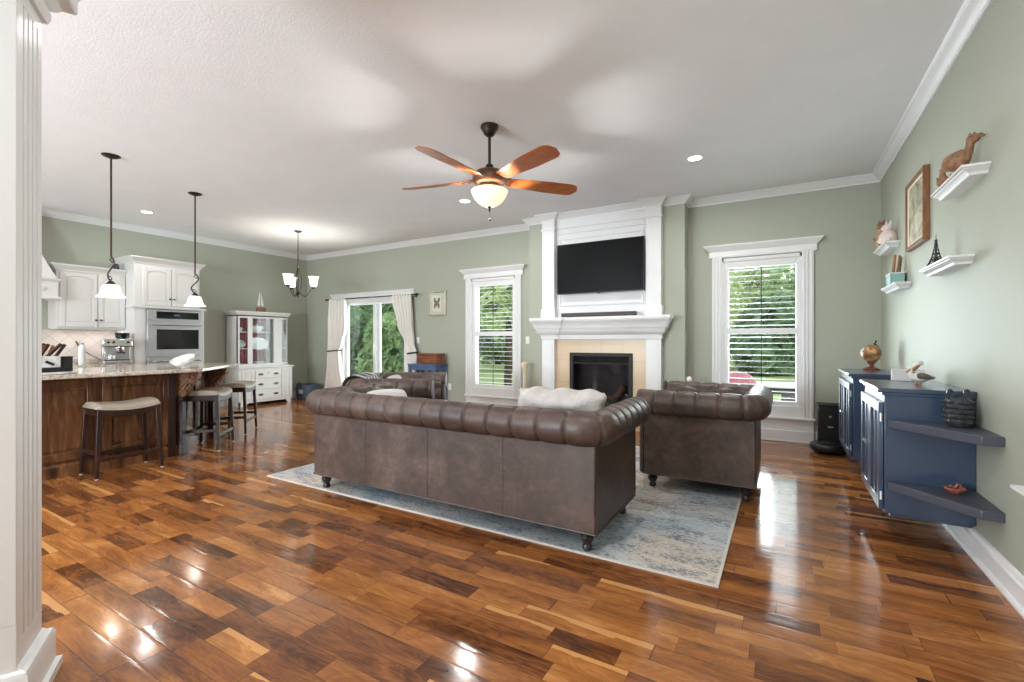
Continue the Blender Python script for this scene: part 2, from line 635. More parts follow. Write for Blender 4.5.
    def build(self, name, material, parent=None, smooth=True, bevel=0, sub=0, solid=0, angle=38, seg=2):
        me = bpy.data.meshes.new(name)
        me.from_pydata(self.v, [], self.f)
        me.validate()
        import bmesh
        bm = bmesh.new()
        bm.from_mesh(me)
        bmesh.ops.recalc_face_normals(bm, faces=bm.faces)
        bm.to_mesh(me)
        bm.free()
        if smooth:
            me.polygons.foreach_set('use_smooth', [True] * len(me.polygons))
            me.set_sharp_from_angle(angle=R(angle))
        me.materials.append(M[material] if isinstance(material, str) else material)
        o = bpy.data.objects.new(name, me)
        COL.objects.link(o)
        if parent is not None:
            o.parent = parent
        if solid:
            md = o.modifiers.new('solid', 'SOLIDIFY')
            md.thickness = solid
            md.offset = 0
        if bevel:
            md = o.modifiers.new('bevel', 'BEVEL')
            md.width = bevel
            md.segments = seg
            md.limit_method = 'ANGLE'
            md.angle_limit = R(40)
        if sub:
            md = o.modifiers.new('sub', 'SUBSURF')
            md.levels = md.render_levels = sub
        return o


def tag(o, label, cat, group=None, kind=None):
    if label: o['label'] = label
    if cat: o['category'] = cat
    if group: o['group'] = group
    if kind: o['kind'] = kind
    return o


def thing(name, label, cat, loc=(0, 0, 0), rz=0.0, group=None):
    o = bpy.data.objects.new(name, None)
    o.empty_display_size = .1
    o.location = loc
    o.rotation_euler = (0, 0, rz)
    COL.objects.link(o)
    return tag(o, label, cat, group)


def struct(o, label=None):
    o['kind'] = 'structure'
    if label: o['label'] = label
    return o


def dup(root, loc, rz, label, group=None):
    r = root.copy()
    COL.objects.link(r)
    r.location = loc
    r.rotation_euler = (0, 0, rz)
    r['label'] = label
    if group: r['group'] = group
    for ch in list(root.children):
        c = ch.copy()
        COL.objects.link(c)
        c.parent = r
        for g in list(ch.children):
            d = g.copy()
            COL.objects.link(d)
            d.parent = c
    return r


def arc(cx, cy, r, a0, a1, n):
    return [(cx + r * cos(R(a0 + (a1 - a0) * i / n)), cy + r * sin(R(a0 + (a1 - a0) * i / n))) for i in range(n + 1)]


def TR(x=0, y=0, z=0, rx=0, ry=0, rz=0):
    return Matrix.Translation((x, y, z)) @ Matrix.Rotation(R(rz), 4, 'Z') @ Matrix.Rotation(R(ry), 4, 'Y') @ Matrix.Rotation(R(rx), 4, 'X')


# ------------------------------------------------------------------ room shell
XL, XR, YB, YR, CZ = -8.92, .93, 6.43, -3.7, 3.03
BX0, BX1, BY = -3.307, -1.076, 6.18          # chimney breast
WT = .16


def openings_wall(name, x0, x1, ylo, yhi, z1, holes, m='wall'):
    mb = MB()
    xs = x0
    for hx0, hx1, hz0, hz1 in sorted(holes):
        mb.box(xs, hx0, ylo, yhi, 0, z1)
        if hz0 > 0: mb.box(hx0, hx1, ylo, yhi, 0, hz0)
        mb.box(hx0, hx1, ylo, yhi, hz1, z1)
        xs = hx1
    mb.box(xs, x1, ylo, yhi, 0, z1)
    return struct(mb.build(name, m, smooth=False))


fl = struct(MB().box(XL - .1, XR + .1, YR - .1, YB + .1, -.06, 0).build('floor', 'floor', smooth=False), 'glossy multi-toned wood plank floor')
struct(MB().box(XL - .1, XR + .1, YR - .1, YB + .1, CZ, CZ + .08).build('ceiling', 'ceil', smooth=False), 'white textured ceiling')
struct(MB().box(XL - WT, XL, YR, YB + WT, 0, CZ).build('wall_left', 'wall', smooth=False))
struct(MB().box(XR, XR + WT, YR, YB + WT, 0, CZ).build('wall_right', 'wall', smooth=False))
W1 = (-.664, .194, .40, 2.24)
W2 = (-4.545, -3.695, .40, 2.24)
SD = (-7.76, -6.0, 0.0, 2.03)
openings_wall('wall_back', XL, XR, YB, YB + WT, CZ, [W1, W2, SD])
openings_wall('wall_rear', XL, XR, YR - WT, YR, CZ, [(-7.5, -5.7, .4, 2.5), (-4.7, -2.7, .4, 2.5)])  # rear openings are invented, to hold the added fill lamps
struct(MB().box(BX0, BX1, BY, YB, 0, CZ).build('wall_chimney', 'wall', smooth=False))

# crown moulding round the room, stepping over the chimney breast and its pilasters
crown_prof = [(0, CZ - .085), (.012, CZ - .085), (.016, CZ - .07), (.03, CZ - .062), (.05, CZ - .04), (.068, CZ - .02), (.078, CZ - .016), (.088, CZ - .008), (.088, CZ), (0, CZ)]
crown_path = [(XL, YR), (XL, YB), (BX0, YB), (BX0, BY), (-3.046, BY), (-3.046, 6.08), (-2.85, 6.08), (-2.85, 6.155), (-1.54, 6.155), (-1.54, 6.08), (-1.346, 6.08), (-1.346, BY), (BX1, BY), (BX1, YB), (XR, YB), (XR, YR)]
struct(MB().sweep(crown_path, crown_prof).build('trim_1', 'trim', angle=25), 'white crown moulding')
base_prof = [(0, 0), (.032, 0), (.032, .012), (.026, .022), (.018, .026), (.017, .098), (.022, .102), (.022, .112), (.013, .118), (.011, .130), (.016, .134), (.014, .144), (.005, .15), (0, .15)]
struct(MB().sweep([(XL, 4.0), (XL, YB), (-8.0, YB)], base_prof).build('baseboard_left', 'trim', angle=25))
mbb = MB()
mbb.sweep([(-5.75, YB), (-4.68, YB)], base_prof)
mbb.sweep([(-3.57, YB), (BX0, YB), (BX0, BY), (-3.06, BY)], base_prof)
mbb.sweep([(-1.33, BY), (BX1, BY), (BX1, YB), (-.79, YB)], base_prof)
mbb.sweep([(.33, YB), (XR - .03, YB)], base_prof)
struct(mbb.build('baseboard_back', 'trim', angle=25))
struct(MB().sweep([(XR, YB), (XR, YR)], base_prof).build('baseboard_right', 'trim', angle=25))


# ------------------------------------------------------------------ windows
def window(name, cx, half, label):
    """double-hung window with louvred shutter panels, casing, cornice and apron; cx = centre"""
    root = MB()
    Y = YB
    a, b = cx - half, cx + half                    # opening edges
    root.box(a - .118, a, Y - .028, Y, .29, 2.262).box(b, b + .118, Y - .028, Y, .29, 2.262)
    for s, e in ((a, -1), (b, 1)):                 # fluted ribs on the casing
        for t in (.012, .046, .088):
            root.box(s + e * t, s + e * (t + .018), Y - .038, Y - .02, .29, 2.25)
    win = struct(root.build(name, 'trim', bevel=.003), label)
    hd = MB()
    hp = [(0, 2.25), (.03, 2.25), (.034, 2.268), (.03, 2.285), (.03, 2.33), (.045, 2.34), (.06, 2.36), (.085, 2.385), (.09, 2.392), (.09, 2.405), (0, 2.405)]
    hd.sweep([(a - .118, Y + .001), (a - .118, Y - .002), (b + .118, Y - .002), (b + .118, Y + .001)][::1], hp)
    hd.build('cornice', 'trim', win, angle=25)
    sl = MB().box(a - .13, b + .13, Y - .055, Y, .268, .296)
    sl.box(a, b, Y - .022, Y + .02, .296, .425)
    sl.build('sill', 'trim', win, bevel=.004)
    ap = MB().box(a - .118, b + .118, Y - .02, Y, .0, .268).box(a - .118, b + .118, Y - .03, Y, 0, .14)
    ap.box(a - .118, b + .118, Y - .036, Y, 0, .02)
    ap.build('apron', 'trim', win, bevel=.004)
    # jambs + shutter frame
    ga, gb = a + .072, b - .055
    fr = MB()
    fr.box(a, a + .02, Y - .02, Y + WT, .40, 2.24).box(b - .02, b, Y - .02, Y + WT, .40, 2.24)
    fr.box(a, b, Y - .02, Y + WT, 2.2, 2.24).box(a, b, Y - .02, Y + WT, .38, .42)
    fr.build('frame', 'trim', win, bevel=.002)
    # sashes with glass
    for nm, z0, z1, yy in (('upper_sash', 1.31, 2.2, Y + .11), ('lower_sash', .42, 1.35, Y + .085)):
        s = MB().box(a + .02, a + .06, yy, yy + .03, z0, z1).box(b - .06, b - .02, yy, yy + .03, z0, z1)
        s.box(a + .06, b - .06, yy, yy + .03, z0, z0 + .045).box(a + .06, b - .06, yy, yy + .03, z1 - .045, z1)
        so = s.build(nm, 'trim', win, bevel=.002)
        MB().box(a + .06, b - .06, yy + .012, yy + .018, z0 + .045, z1 - .045).build('pane', 'glass', so, smooth=False)
    # shutter: stiles, three rails, louvres, tilt rod
    sh = MB()
    sh.box(a + .02, ga, Y, Y + .035, .42, 2.2).box(gb, b - .02, Y, Y + .035, .42, 2.2)
    sh.box(ga, gb, Y, Y + .035, 2.115, 2.2).box(ga, gb, Y, Y + .035, 1.285, 1.355).box(ga, gb, Y, Y + .035, .42, .475)
    so = sh.build('shutter', 'trim', win, bevel=.002)
    for z0, z1, n in ((1.355, 2.115, 11), (.475, 1.285, 11)):
        lv = MB()
        for i in range(n):
            z = z0 + (i + .5) * (z1 - z0) / n
            lv.box(ga, gb, -.028, .028, -.0027, .0027, TR(0, Y + .018, z, 6 if z0 > 1 else -3))
        lv.build('louvres', 'trim', so)
        mx = (ga + gb) / 2
        MB().box(mx - .004, mx + .004, Y - .018, Y - .010, z0 + .01, z1 - .01).build('tilt_rod', 'bronze', so)
    return win


window('window_1', -.235, .429, 'white cased window right of the fireplace with open louvres')
window('window_2', -4.12, .425, 'white cased window left of the fireplace with open louvres')

# sliding glass door
d = MB()
x0, x1 = SD[0], SD[1]
d.box(x0 - .10, x0, YB - .022, YB, 0, 2.03).box(x1, x1 + .10, YB - .022, YB, 0, 2.03)
d.box(x0, x0 + .02, YB - .01, YB + WT, 0, 2.03).box(x1 - .02, x1, YB - .01, YB + WT, 0, 2.03).box(x0, x1, YB - .01, YB + WT, 1.985, 2.03).box(x0, x1, YB - .01, YB + WT, 0, .03)
door = struct(d.build('door_1', 'trim', bevel=.003), 'sliding glass patio door behind cream curtains')
hd = MB()
hd.sweep([(x0 - .28, YB + .001), (x0 - .28, YB - .002), (x1 + .14, YB - .002), (x1 + .14, YB + .001)],
         [(0, 2.03), (.026, 2.03), (.03, 2.05), (.028, 2.09), (.045, 2.12), (.055, 2.135), (.055, 2.155), (0, 2.155)])
hd.build('header_trim', 'trim', door, angle=25)
xm = -6.81
for nm, a, b, yy in (('fixed_panel', x0 + .02, -6.76, YB + .045), ('sliding_panel', -6.90, x1 - .02, YB + .0)):
    s = MB().box(a, a + .07, yy, yy + .04, .03, 1.98).box(b - .07, b, yy, yy + .04, .03, 1.98)
    s.box(a + .07, b - .07, yy, yy + .04, .03, .15).box(a + .07, b - .07, yy, yy + .04, 1.925, 1.98)
    po = s.build(nm, 'trim', door, bevel=.003)
    MB().box(a + .07, b - .07, yy + .017, yy + .023, .15, 1.925).build('pane', 'glass', po, smooth=False)
MB().box(-6.875, -6.855, YB - .03, YB + .01, .95, 1.15).build('handle', 'plate', door, bevel=.004)

# ------------------------------------------------------------------ fluted column at the left edge (set askew to the room)
cr = thing('column', 'white fluted square column at the left edge of the photo', 'column')
cr['kind'] = 'structure'
C0 = Vector((-2.303, .585, 0))                     # far right corner of the shaft
e2 = Vector((-.883, .469, 0)); e1 = Vector((.469, .883, 0))
# local frame: x along -e2 (towards the near corner), y along -e1 (towards the viewer's left)
CM = Matrix(((.883, -.469, 0, C0.x), (-.469, -.883, 0, C0.y), (0, 0, 1, 0), (0, 0, 0, 1)))
cw, cd = .226, .34
mb = MB(CM)
mb.box(0.012, cw, .012, cd, .14, CZ)
edges = [0, .042, .052, .085, .095, .128, .138, .171, .181, cw]
fl_y = []
for i in range(0, len(edges) - 1, 2):              # raised fillets leave the flutes between them
    mb.box(edges[i], edges[i + 1], 0, .0125, .24, 2.30)
mb.box(0, cw, 0, .0125, .13, .24)
mb.box(0, cw, 0, .0125, 2.30, CZ)
mb.box(cw - .002, cw + .012, .0, .06, .30, CZ).box(cw - .002, cw + .012, .17, cd, .30, CZ).box(cw - .002, cw + .012, .0, cd, .14, .30)
mb.build('shaft', 'trim', cr, bevel=.002)
col_poly = [(0, 0), (0, cd), (cw, cd), (cw, 0)]
mb = MB(CM)
mb.sweep(col_poly, [(-.01, 0), (-.045, 0), (-.045, .03), (-.03, .035), (-.03, .135), (-.024, .15), (-.012, .155), (-.004, .165), (.01, .165)][::1], closed=True)
mb.build('plinth', 'trim', cr, angle=25)
mb = MB(CM)
mb.sweep(col_poly, [(.01, 2.345), (-.012, 2.35), (-.02, 2.37), (-.02, 2.395), (-.012, 2.40), (-.03, 2.41), (-.045, 2.43), (-.075, 2.445), (-.08, 2.455), (-.08, 2.50), (-.09, 2.52), (.01, 2.52)], closed=True)
mb.build('capital', 'trim', cr, angle=25)

# ------------------------------------------------------------------ fireplace
fp = thing('fireplace', 'white built-in fireplace with mantel, tall pilasters and beige tile surround', 'fireplace', (0, 0, 0))
PL = ((-3.046, -2.848), (-1.54, -1.346))
for a, b in PL:
    mb = MB().box(a, b, 6.08, BY, 1.53, CZ - .05).box(a - .015, b + .015, 6.065, BY, 1.53, 1.66).box(a - .012, b + .012, 6.068, BY, 2.80, 2.83)
    mb.build('pilaster', 'trim', fp, bevel=.004)
for a, b in PL:
    mb = MB().box(a, b, 6.08, BY, 0, 1.24).box(a - .012, b + .012, 6.068, BY, 0, .16)
    mb.box(a + .03, b - .03, 6.074, 6.08, .22, 1.16)
    mb.build('lower_pilaster', 'trim', fp, bevel=.004)
mb = MB().box(-2.848, -1.54, 6.155, BY, 1.53, CZ - .05)
for z0, z1 in ((2.82, 2.835), (2.74, 2.75)):
    mb.box(-2.848, -1.54, 6.14, 6.16, z0, z1)
for a, b, c_, d_ in ((-2.80, -2.775, 1.72, 2.66), (-1.615, -1.59, 1.72, 2.66)):
    mb.box(a, b, 6.143, 6.16, c_, d_)
for z0 in (1.70, 2.655):
    mb.box(-2.80, -1.59, 6.143, 6.16, z0, z0 + .025)
mb.build('overmantel', 'trim', fp, bevel=.004)
mp = [(0, 1.225), (.008, 1.225), (.012, 1.24), (.012, 1.285), (.03, 1.295), (.05, 1.315), (.066, 1.35), (.07, 1.375), (.084, 1.38), (.088, 1.40), (.10, 1.43), (.118, 1.465), (.128, 1.478), (.128, 1.49), (.14, 1.494), (.14, 1.53), (-.3, 1.53), (-.3, 1.225)]
mpath = [(-3.046, BY + .001), (-3.046, 6.08), (-2.80, 6.08), (-2.80, 6.10), (-1.60, 6.10), (-1.60, 6.08), (-1.346, 6.08), (-1.346, BY + .001)]
mb = MB()
mb.sweep(mpath, [p for p in mp if p[0] >= 0] + [(0, 1.53)])
mb.box(-3.046, -1.346, 6.10, BY, 1.225, 1.529)
mb.build('mantel', 'trim', fp, angle=25)
mb = MB().box(-2.848, -2.635, 6.15, BY, 0, 1.235).box(-1.728, -1.54, 6.15, BY, 0, 1.235).box(-2.635, -1.728, 6.15, BY, 1.035, 1.235)
mb.box(-2.635, -1.728, 6.15, BY, 0, .17)
mb.build('tile_surround', 'tile', fp, smooth=False)
fa, fb = -2.635, -1.728
mb = MB().box(fa, fa + .055, 6.135, 6.165, .17, 1.035).box(fb - .055, fb, 6.135, 6.165, .17, 1.035).box(fa + .055, fb - .055, 6.135, 6.165, .985, 1.035).box(fa + .055, fb - .055, 6.135, 6.165, .17, .25)
for i in range(4):
    mb.box(fa + .055, fb - .055, -.004, .012, -.003, .003, TR(0, 6.148, .905 + i * .021, 25))
mb.box(fa + .055, fb - .055, 6.14, 6.165, .88, .895)
fbx = mb.build('firebox', 'blackmatte', fp, bevel=.002)
mb = MB().box(fa, fb, 6.40, 6.42, .17, 1.035)
mb.box(fa, fa + .02, 6.165, 6.40, .17, 1.035).box(fb - .02, fb, 6.165, 6.40, .17, 1.035).box(fa, fb, 6.165, 6.40, .16, .19).box(fa, fb, 6.165, 6.40, 1.015, 1.04)
mb.build('liner', 'firebrick', fbx, smooth=False)
MB().box(fa + .05, fb - .05, 6.158, 6.161, .25, .88).build('glass_door', 'fireglass', fbx, smooth=False)
for a, b, r in (((-2.5, 6.30, .27), (-1.86, 6.32, .29), .05), ((-2.45, 6.24, .36), (-2.0, 6.33, .40), .042), ((-2.05, 6.26, .36), (-1.9, 6.30, .58), .045)):
    pts = [Vector(a).lerp(Vector(b), t / 6) + Vector((random.uniform(-.008, .008), 0, random.uniform(-.008, .008))) for t in range(7)]
    MB().tube(pts, [r * random.uniform(.9, 1.08) for _ in pts], 9).build('log', 'log', fbx)
# the breast is hollow behind the firebox: cut the wall block away there
wc = bpy.data.objects['wall_chimney']
me = MB()
me.box(BX0, fa, BY, YB, 0, CZ).box(fb, BX1, BY, YB, 0, CZ).box(fa, fb, BY, YB, 1.04, CZ).box(fa, fb, BY, YB, 0, .16).box(fa, fb, 6.42, YB, .16, 1.04)
old = wc.data
tmp = me.build('chimney_wall', 'wall', smooth=False)
wc.data = tmp.data
bpy.data.objects.remove(tmp)

tv = thing('television', 'large black flat-screen television hung above the white mantel', 'television', (-2.172, 6.10, 2.215))
mb = MB().box(-.62, .62, -.05, -.022, -.353, .353)
mb.build('bezel', 'black', tv, bevel=.004)
MB().box(-.612, .612, -.0515, -.049, -.343, .345).build('screen', 'tv', tv, smooth=False)
MB().box(-.3, .3, -.022, .045, -.2, .2).build('back_housing', 'black', tv, bevel=.01)
MB().box(-.018, .018, -.05, -.03, -.366, -.35).build('sensor', 'black', tv, bevel=.003)
sb = thing('soundbar', 'long grey-brown soundbar lying on the mantel under the television', 'soundbar', (-2.172, 6.02, 1.531))
MB().box(-.53, .53, -.035, .035, .006, .06).build('grille', 'soundbar', sb, bevel=.01)
for x in (-.4, .4):
    MB().box(x - .04, x + .04, -.03, .03, 0, .008).build('foot', 'black', sb)

# ------------------------------------------------------------------ ceiling fan
fan = thing('ceiling_fan', 'bronze ceiling fan with cherry wood blades and lit bowl', 'ceiling fan', (-2.155, 3.306, CZ))
MB().lathe([(.02, 0), (.075, 0), (.077, -.02), (.066, -.035), (.058, -.05), (.045, -.075), (.025, -.09), (.016, -.092)], 24).build('canopy', 'bronze', fan)
MB().lathe([(.0125, -.085), (.0125, -.36)], 12).lathe([(.02, -.325), (.032, -.335), (.034, -.36), (.04, -.375), (.02, -.378)], 16).build('downrod', 'bronze', fan)
MB().lathe([(.03, -.365), (.06, -.372), (.11, -.39), (.138, -.415), (.146, -.445), (.142, -.475), (.118, -.50), (.09, -.512), (.085, -.515)], 32).build('motor_housing', 'copper', fan)
MB().lathe([(.088, -.505), (.104, -.515), (.106, -.532), (.09, -.54), (.075, -.543), (.08, -.565), (.074, -.575), (.03, -.577)], 28).build('light_fitter', 'copper', fan)
MB().lathe([(.152, -.55), (.158, -.556), (.152, -.575), (.136, -.61), (.104, -.65), (.066, -.678), (.03, -.69), (.028, -.688), (.064, -.672), (.1, -.645), (.130, -.607), (.146, -.572)], 32, cap=False).build('light_bowl', 'bowl', fan)
MB().lathe([(.004, -.70), (.018, -.695), (.02, -.686), (.012, -.68), (.004, -.66)][::-1], 14).lathe([(.002, -.73), (.009, -.722), (.007, -.706), (.003, -.7)], 12).build('finial', 'bronze', fan)
mb = MB().tube([(.004, 0, -.72), (.004, 0, -.79)], .0016, 6)
for i in range(12):
    mb.ball((.004, 0, -.725 - i * .006), .0024, 6, 4)
mb.ball((.004, 0, -.80), (.009, .009, .012), 10, 6)
mb.build('pull_chain', 'brass', fan)
for k in range(5):
    a = 50.0 + 72 * k
    mt = Matrix.Rotation(R(a), 4, 'Z') @ Matrix.Translation((0, 0, -.462)) @ Matrix.Rotation(R(-13), 4, 'X')
    n = 26
    out = []
    for i in range(n + 1):
        t = i / n
        r = .165 + .665 * t
        hw = .052 + .034 * min(1, t / .55) ** .8
        if t > .86:
            q = (t - .86) / .14
            hw *= sqrt(max(0, 1 - q ** 2.2))
        out.append((r, hw))
    poly = [(r, -h) for r, h in out] + [(r, h) for r, h in out[-2::-1]]
    bl = MB(mt).prism(poly, -.004, .004).build('blade', 'blade', fan, bevel=.002)
    ir = MB(mt).prism([(.10, -.02), (.16, -.05), (.235, -.042), (.262, 0), (.235, .042), (.16, .05), (.10, .02)], .004, .010)
    ir.box(.09, .18, -.022, .022, .002, .018)
    for q in ((.19, -.028), (.19, .028), (.236, 0)):
        ir.lathe([(.007, -.0075), (.007, -.004)], 10, (q[0], q[1], 0))
    ir.build('blade_iron', 'bronze', bl)
point_light('fan_bulb', (-2.155, 3.306, CZ - .578), 240, .05, (1, .965, .92))

# recessed downlights
def downlight(x, y, label):
    t = thing('downlight', label, 'ceiling light', (x, y, CZ), 0, 'recessed ceiling lights')
    MB().lathe([(.062, -.001), (.066, -.006), (.088, -.005), (.092, 0), (.062, 0)][::1], 28, cap=False).build('trim_ring', 'ring', t)
    MB().lathe([(.0, -.0015), (.063, -.003)], 28, cap=False).build('lens', 'canlens', t)
    return t


for x, y, lb in ((-.758, 4.921, 'recessed ceiling light right of the fan, over the armchair'), (-3.586, 4.915, 'recessed ceiling light just left of the fan bowl'), (-7.786, 3.057, 'recessed ceiling light over the kitchen between the two pendants')):
    downlight(x, y, lb)
for nm, x, y, pw in [(q[0], q[1], q[2], 8 if q[0] == 'c' else 20) for q in (('a', -.758, 4.921), ('b', -3.586, 4.915), ('c', -7.786, 3.057), ('d', -.758, 1.6), ('e', -3.586, 1.3), ('f', -6.2, -.6), ('g', -3.2, -2.0), ('h', -.4, -1.6))]:  # a to c sit in the fixtures; d to h are added fill without one
    area_light('downlight_and_fill_' + nm, (x, y, CZ - .012), (0, 0, 0), .12, .12, pw, (1, .975, .94), disk=True)


# ------------------------------------------------------------------ pendants and chandelier
def pendant(x, y, rz, label):
    t = thing('pendant_lamp', label, 'pendant lamp', (x, y, CZ), rz, 'pendants over the kitchen island')
    MB().lathe([(.012, -.03), (.03, -.026), (.062, -.014), (.076, -.004), (.076, 0)], 24).build('canopy', 'bronze', t)
    MB().tube([(0, 0, -.02), (0, 0, -1.0)], .0085, 10).build('rod', 'bronze', t)
    pts = []
    for i in range(13):                              # S-shaped scroll
        a = R(-60 + 270 * i / 12)
        rr = .034 - .012 * (1 - i / 12)
        pts.append((rr * cos(a) + .008, 0, -1.055 + rr * sin(a)))
    pts = pts[::1]
    low = []
    for i in range(13):
        a = R(90 - 270 * i / 12)
        rr = .04 - .014 * i / 12
        low.append((rr * cos(a) - .004, 0, -1.17 + rr * sin(a)))
    s = [(.018, 0, -1.04), (.03, 0, -1.06)]
    curve = []
    for i in range(41):
        tt = i / 40
        z = -.995 - .245 * tt
        x_ = .036 * sin(2 * pi * tt) * (1 if tt < .5 else 1.1)
        curve.append((x_, 0, z))
    mb = MB().tube(curve, .0075, 8)
    for sg, zc in ((-1, -1.035), (1, -1.205)):
        cu = []
        for i in range(15):
            a = R(i * 26)
            rr = .026 * (1 - i / 22)
            cu.append((sg * (.012 + rr * cos(a) - .026), 0, zc + sg * -1 * rr * sin(a)))
        mb.tube(cu, .0055, 6)
    mb.build('scroll', 'bronze', t)
    MB().lathe([(.008, -1.235), (.02, -1.24), (.036, -1.262), (.05, -1.272), (.05, -1.28), (.02, -1.28)], 20).build('socket_cap', 'bronze', t)
    MB().lathe([(.045, -1.272), (.062, -1.282), (.073, -1.31), (.08, -1.345), (.094, -1.375), (.112, -1.392), (.116, -1.398), (.112, -1.397), (.092, -1.381), (.077, -1.348), (.069, -1.312), (.058, -1.288)], 28, cap=False).build('glass_shade', 'shade', t)
    point_light('pendant_bulb', (x, y, CZ - 1.36), 3, .03, (1, .92, .8))
    return t


pendant(-5.721, 1.947, R(20), 'nearer pendant lamp with bell glass shade over the island')
pendant(-6.295, 2.975, R(50), 'farther pendant lamp with bell glass shade, in front of the oven')

ch = thing('chandelier', 'small bronze chandelier with three upturned frosted glass shades', 'chandelier', (-6.962, 4.854, CZ))
ch.scale = (.96, .96, 1.012)
MB().lathe([(.012, -.03), (.03, -.026), (.055, -.014), (.066, -.004), (.066, 0)], 20).build('canopy', 'bronze', ch)
mb = MB()
for i in range(11):
    z = -.05 - i * .03
    c_ = [(.009 * cos(R(a)) if i % 2 else 0, 0 if i % 2 else .009 * cos(R(a)), z + .019 * sin(R(a))) for a in range(0, 361, 45)]
    mb.tube(c_, .0028, 5, cap=False)
mb.build('chain', 'bronze', ch)
mb = MB().lathe([(.004, -.37), (.008, -.40), (.007, -.56), (.02, -.57), (.02, -.585), (.007, -.6), (.007, -.98), (.022, -1.0), (.034, -1.02), (.02, -1.05), (.008, -1.07), (.012, -1.08), (.004, -1.095)], 14)
mb.build('stem', 'bronze', ch)
for k in range(3):
    a = 48 + 120 * k
    mt = Matrix.Rotation(R(a), 4, 'Z')
    pts = []
    for i in range(25):
        t = i / 24
        x_ = .015 + .235 * t ** 1.0
        z = -1.0 - .07 * sin(pi * min(1, t * 1.25)) + .075 * max(0, t - .55) / .45
        pts.append((x_, 0, z))
    am = MB(mt).tube(pts, .006, 7)
    up = [(.012, 0, -.58), (.03, 0, -.66), (.06, 0, -.78), (.05, 0, -.90), (.03, 0, -.985)]
    am.tube(up, .0045, 6)
    arm = am.build('arm', 'bronze', ch)
    MB(mt).lathe([(.006, -.945), (.02, -.94), (.034, -.925), (.036, -.915), (.01, -.912)], 14, (.25, 0, 0)).build('cup', 'bronze', arm)
    MB(mt).lathe([(.03, -.918), (.052, -.9), (.064, -.86), (.068, -.81), (.078, -.765), (.092, -.742), (.088, -.742), (.073, -.768), (.063, -.812), (.059, -.86), (.046, -.894)], 24, (.25, 0, 0), cap=False).build('glass_shade', 'shade', arm)
    p = mt @ Vector((.25, 0, CZ - .82))
    point_light('chandelier_bulb', (-6.962 + p.x, 4.854 + p.y, p.z), 7, .03, (1, .92, .8))

# ------------------------------------------------------------------ rug
rg = MB().box(-3.944, -.274, 2.45, 5.25, 0.0005, .008).build('area_rug', 'rug', smooth=False)
tag(rg, 'large distressed grey and blue rug under the leather seating', 'rug')
mb = MB()
mb.sweep([(-3.944, 2.45), (-3.944, 5.25), (-.274, 5.25), (-.274, 2.45)], [(-.004, .0005), (-.004, .0085), (.012, .0085), (.012, .0005)], closed=True)
mb.build('binding', 'rugedge', rg, smooth=False)


# ------------------------------------------------------------------ chesterfield seating (back at -Y, facing +Y)
def foot_mb(c):
    return MB().lathe([(.022, 0), (.027, .006), (.029, .02), (.022, .034), (.03, .048), (.038, .062), (.04, .078), (.03, .092), (.042, .10), (.042, .118)], 18, c)


def tuft_panel(origin, along, inward, L, nbtn, name, parent, vrows=3):
    """deep-buttoned surface curving up into the roll; along and inward are unit vectors"""
    prof = [(.15, .40), (.152, .47), (.15, .54), (.142, .61), (.125, .675), (.098, .73), (.06, .773), (.015, .793)]
    cum = [0]
    for a, b in zip(prof, prof[1:]):
        cum.append(cum[-1] + sqrt((a[0] - b[0]) ** 2 + (a[1] - b[1]) ** 2))
    tot = cum[-1]

    def at(s):
        for i in range(len(prof) - 1):
            if s <= cum[i + 1] + 1e-9:
                t = (s - cum[i]) / (cum[i + 1] - cum[i])
                p = (prof[i][0] + t * (prof[i + 1][0] - prof[i][0]), prof[i][1] + t * (prof[i + 1][1] - prof[i][1]))
                dx, dz = prof[i + 1][0] - prof[i][0], prof[i + 1][1] - prof[i][1]
                l_ = sqrt(dx * dx + dz * dz)
                return p, (dz / l_, -dx / l_)
        return prof[-1], (0, 1)
    nu, nv = nbtn * 10, 30
    rows = []
    for j in range(nv + 1):
        s = tot * j / nv
        (pi_, pz), (ni, nz) = at(s)
        v = vrows * j / nv
        row = []
        for i in range(nu + 1):
            u = nbtn * i / nu
            h = (abs(sin(pi * (u + v) / 2)) * abs(sin(pi * (u - v) / 2))) ** .38
            fade = min(1, (1 - j / nv) * 6)
            d = (.032 * h - .012) * fade
            q = origin + along * (L * i / nu) + inward * (pi_ + ni * d)
            row.append((q.x, q.y, pz + nz * d))
        rows.append(row)
    po = MB().grid(rows).build(name, 'leather', parent, angle=80)
    for v in range(1, vrows):
        s = tot * v / vrows
        (pi_, pz), (ni, nz) = at(s)
        for u in range(0, nbtn + 1):
            if (u + v) % 2 or u in (0, nbtn):
                continue
            q = origin + along * (L * u / nbtn) + inward * (pi_ - ni * .004)
            MB().ball((q.x, q.y, pz - nz * .004), .013, 8, 5).build('button', 'leather', po)
    return po


def roll_piece(path, s_start, name, parent, pleat=.178, r0=.098, taper_end=False):
    rows = []
    s = s_start
    for i, p in enumerate(path):
        if i:
            s += (p[0] - path[i - 1][0]).length
        c_, out = p
        g = (s / pleat) % 1.0
        g = min(g, 1 - g)
        r = r0 * (.985 - .085 * exp(-(g * pleat / .0095) ** 2) + .030 * sin(pi * g) ** .7)
        row = []
        for k in range(24):
            a = 2 * pi * k / 24
            q = c_ + out * (r * cos(a))
            row.append((q.x, q.y, .70 + r * sin(a)))
        rows.append(row)
    mb = MB().grid(rows, closed=True)
    n = 24
    mb.f.append(tuple(range(n)))
    mb.f.append(tuple(range((len(rows) - 1) * n, len(rows) * n)))
    return mb.build(name, 'leather', parent, angle=50)


